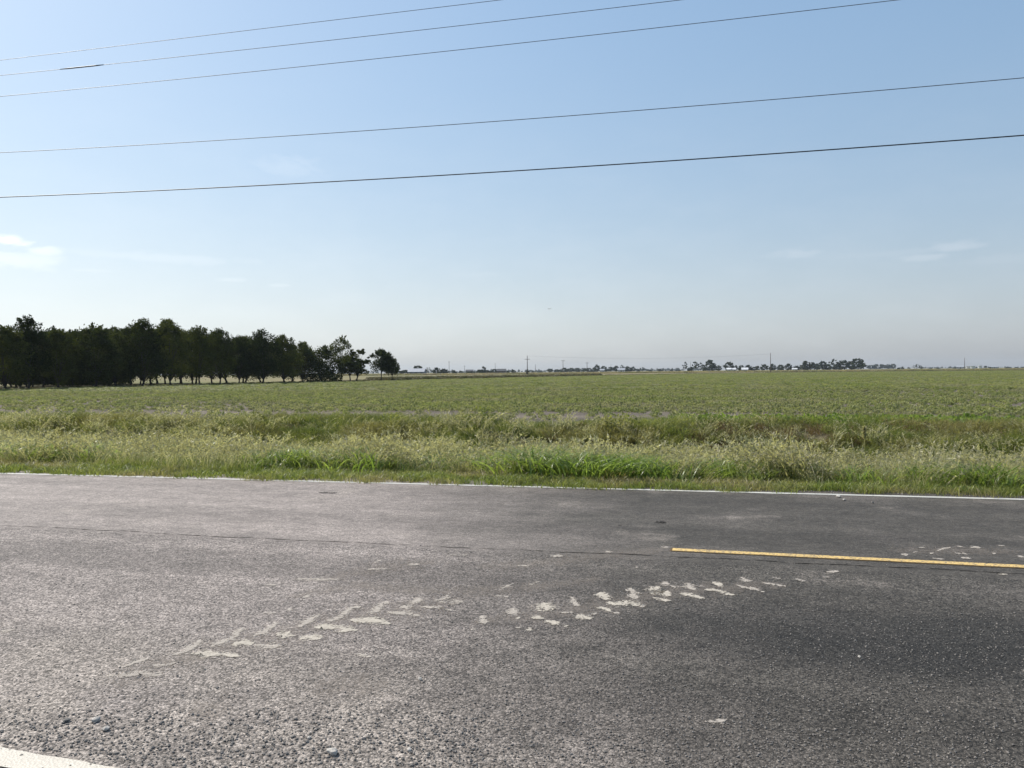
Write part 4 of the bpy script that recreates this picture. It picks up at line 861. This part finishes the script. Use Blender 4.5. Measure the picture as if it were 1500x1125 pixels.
house('shed', 879, 885, 820, 2.2, 3.4, M_WALL, M_ROOF, 'small pale shed in front of the hazy wood, on its left', 'shed', 7, 2, SG)
house('shed', 905, 915, 820, 2.4, 4.2, M_WALL, M_ROOF, 'larger pale shed with light roof in front of the hazy wood, on its right', 'shed', 8, 3, SG)
house('shed', 1065, 1070.5, 600, 1.9, 2.9, M_WHT, M_WHT, 'white shed below the left half of the broad domed tree', 'shed', 5, 2, SG)
house('shed', 1072, 1077.5, 600, 1.8, 2.6, M_WHT, M_WHT, 'white shed below the right half of the broad domed tree', 'shed', 5, 2, SG)
house('shed', 1087, 1095, 610, 1.7, 3.0, M_WHT, M_WHT, 'long white shed below the ball shaped tree', 'shed', 5, 3, SG)
house('shed', 1161, 1167, 610, 1.5, 2.2, M_WALL, M_WHT, 'flat pale shed at the left foot of the taller grove', 'shed', 5, 2, SG)
house('shed', 1402, 1412, 1050, 2.6, 4.0, M_WALL, M_ROOF, 'grey tin building left of the white storage tanks', 'shed', 12, 3, SG)
house('shed', 1453, 1461, 1050, 2.2, 3.2, M_WALL, M_ROOF, 'grey low building right of the white storage tanks', 'shed', 10, 3, SG)
def tank(px_, z, wpx, top, label):
    c = at(px_, z); o = empty('storage_tank', c); tag(o, label, 'tank', 'white storage tanks'); R_ = wpx*z/F/2; h = hgt(px_, z, top)
    m = MB(); m.lathe([(R_, 0), (R_, h*.82), (R_*1.02, h*.83), (R_*1.02, h*.85), (R_, h*.86)], 20); m.build('shell', M_WHT, o, True)
    m = MB(); m.lathe([(R_*1.03, h*.86), (R_*.3, h*.98), (.01, h)], 20); m.build('roof', M_ROOF, o, True)
tank(1418, 1080, 6, 535.8, 'left one of three white cylindrical tanks on the right horizon'); tank(1425, 1100, 6.5, 535.2, 'middle one of three white cylindrical tanks on the right horizon'); tank(1435.5, 1060, 5, 534.8, 'right one of three white cylindrical tanks, standing apart')

# ------------------------------------------------------------------ poles
M_POLE = simple('weathered_pole', (0.14, 0.115, 0.095), (0.09, 0.075, 0.065), 3, .9); M_INS = simple('porcelain', (0.35, 0.35, 0.36), rough=.3)
def pole(px_, z, top, label, arm=1, fat=1.0, armdrop=.9, armw=2.6):
    c = at(px_, z); o = empty('utility_pole', c, -math.atan2(c.x, c.y)); tag(o, label, 'utility pole', 'distant utility poles'); h = hgt(px_, z, top)
    m = MB(); m.tube([(0, 0, -.2), (0, 0, h*.5), (0, 0, h)], [.20*fat, .17*fat, .13*fat], 8); m.build('pole', M_POLE, o, True)
    if arm:
        m = MB(); m.box((0, -.2*fat, h-armdrop), (armw, .14*fat, .16*fat)); m.build('crossarm', M_POLE, o)
        for s in (-1, -.45, .45, 1):
            m = MB(); m.lathe([(.05*fat, 0), (.09*fat, .08), (.05*fat, .16), (.08*fat, .2), (.01, .28)], 8, (s*armw*.46, -.2*fat, h-armdrop+.08*fat)); m.build('insulator', M_INS, o)
    return c, h
pm = pole(772.5, 420, 521, 'tallest utility pole left of centre, with a crossarm', 1, 1.15, 2.0, 2.8); pole(1128.8, 420, 517, 'tallest pole at right, plain, standing in front of the rounded tree row', 0, 1.0)
pole(1413, 650, 524, 'lone pole beside the white storage tanks at far right', 0, 1.3); pole(658, 700, 529, 'hazy pole right of the two joined round trees', 1, 1.0, .9, 1.8); pole(680.5, 900, 535.5, 'thin hazy pole above the left end of the long low clump', 1, 1.2, .6, 2.4)
pole(725.5, 750, 532, 'thin hazy pole above the round tree left of the long dark house', 0, 1.0); pole(784.3, 700, 533.5, 'thin plain pole just right of the tallest utility pole left of centre', 0, 1.1); pc = pole(824.8, 600, 528, 'pole with a T shaped crossarm at the left of the hazy wood', 1, 1.2, .3, 2.6)
pd = pole(860, 750, 530.5, 'pole with a crossarm rising from the middle of the hazy wood', 1, 1.4, .9, 2.8); pole(1011.5, 700, 530, 'very thin pole between the slim tall tree and the leaning sparse tree', 0, .8); pole(895, 1000, 533.5, 'faint thin pole right of the tallest tree of the hazy wood', 0, 1.0)

# ------------------------------------------------------------------ overhead lines
M_WIRE = simple('black_cable', (0.02, 0.02, 0.025), rough=.5, bump=0); M_WIRE2 = simple('aluminium_wire', (0.10, 0.10, 0.11), rough=.5, metal=.3, bump=0)
WIRES = [([(0, 88.8), (226, 60), (650, 10.3), (732, 0)], 20.4, .007, M_WIRE2, 'highest and rearmost thin overhead wire, leaving the frame top first'),
         ([(0, 110.8), (300, 78.3), (650, 41.3), (950, 5)], 19.2, .007, M_WIRE2, 'second overhead wire from the top, with a thicker splice near the left'),
         ([(0, 141.7), (300, 111), (650, 76.6), (950, 42.2), (1200, 12.4), (1318, 0)], 18.0, .007, M_WIRE2, 'third overhead wire from the top, leaving the frame near the top right'),
         ([(0, 223.7), (300, 206.5), (650, 184), (950, 160.8), (1200, 139), (1500, 114.5)], 19.0, .0085, M_WIRE2, 'fourth overhead wire from the top, crossing the whole sky alone'),
         ([(0, 289), (300, 275.6), (650, 257.3), (950, 237.4), (1200, 220), (1500, 198.5)], 19.0, .014, M_WIRE, 'lowest and thickest black overhead cable')]
for i, (pts_, yp, rad_, mt, lab) in enumerate(WIRES):
    X_ = []; Z_ = []
    for a_, b__ in pts_:
        d = ray(a_, b__); k = yp/d.y; q = CP+d*k; X_.append(q.x); Z_.append(q.z)
    co = np.polyfit(X_, Z_, 2 if i != 0 else 1)
    if i == 0: co = np.array([wire_a, co[0], co[1]]) if False else np.array([0.0, co[0], co[1]])
    xx = np.linspace(-46, 30, 60); zz = np.polyval(co, xx)
    m = MB(); m.tube([(x_, yp, z_) for x_, z_ in zip(xx, zz)], rad_, 6); o = m.build('overhead_wire', mt, None, True); tag(o, lab, 'overhead wire', 'overhead wires along the road')
    print('WIRE', i, co)
    if i == 1:
        sx_ = []
        for a_, b__ in ((88, 100.8), (152, 93.8)):
            d = ray(a_, b__); sx_.append((CP+d*(yp/d.y)).x)
        xx = np.linspace(sx_[0], sx_[1], 6); m = MB(); m.tube([(x_, yp, float(np.polyval(co, x_))) for x_ in xx], [.011, .02, .02, .02, .02, .011], 8); m.build('splice_sleeve', M_WIRE, o, True)
# the wires strung from the tall distant pole off to the right
q0 = pm[0]+Vector((0, 0, pm[1]-.1)); q1 = at(1128.8, 420, hgt(1128.8, 420, 518.5))
m = MB(); m.tube([tuple(q0.lerp(q1, k/24)+Vector((0, 0, -1.9*4*(k/24)*(1-k/24)))) for k in range(25)], .02, 5); o = m.build('overhead_wire', M_WIRE2, None, True); tag(o, 'very faint distant wire strung between the two tallest far poles', 'overhead wire', 'distant wires')

# ------------------------------------------------------------------ aircraft
M_AIR = simple('white_aircraft_paint', (0.8, 0.8, 0.8), rough=.4, bump=0)
d = ray(804.5, 452.5); p = CP+d*1800; ao = empty('airplane', p, math.atan2(rt.y, rt.x)); tag(ao, 'tiny pale aircraft flying low in the sky right of centre', 'airplane')
m = MB(); m.tube([(-3.6, 0, 0), (-3.2, 0, .05), (-1, 0, .15), (2, 0, .1), (4.0, 0, .15)], [.2, .5, .62, .45, .12], 10); m.build('fuselage', M_AIR, ao, True)
m = MB(); m.box((-.9, 0, .45), (1.5, 11, .16)); m.build('wing', M_AIR, ao)
m = MB(); m.box((3.6, 0, .3), (.9, 3.4, .1)); m.build('tailplane', M_AIR, ao)
m = MB(); m.add([(3.0, -.05, .2), (4.2, -.05, .2), (4.3, -.05, 1.6), (3.8, -.05, 1.6), (3.0, .05, .2), (4.2, .05, .2), (4.3, .05, 1.6), (3.8, .05, 1.6)], [(0, 1, 2, 3), (7, 6, 5, 4), (0, 4, 5, 1), (1, 5, 6, 2), (2, 6, 7, 3), (3, 7, 4, 0)]); m.build('fin', M_DK, ao)

# ------------------------------------------------------------------ haze
m = MB(); m.box((0, 1250, 13.5), (7600, 4200, 32)); hz, t, out = newmat('haze_air')
pv = t.n('ShaderNodeVolumePrincipled'); pv.inputs['Color'].default_value = (0.80, 0.90, 1.0, 1); pv.inputs['Density'].default_value = 0.00010; pv.inputs['Anisotropy'].default_value = 0.0
t.l(pv.outputs[0], out.inputs['Volume']); o = m.build('haze', hz); tag(o, 'thin pale haze in the air over the fields', 'haze', kind='stuff')
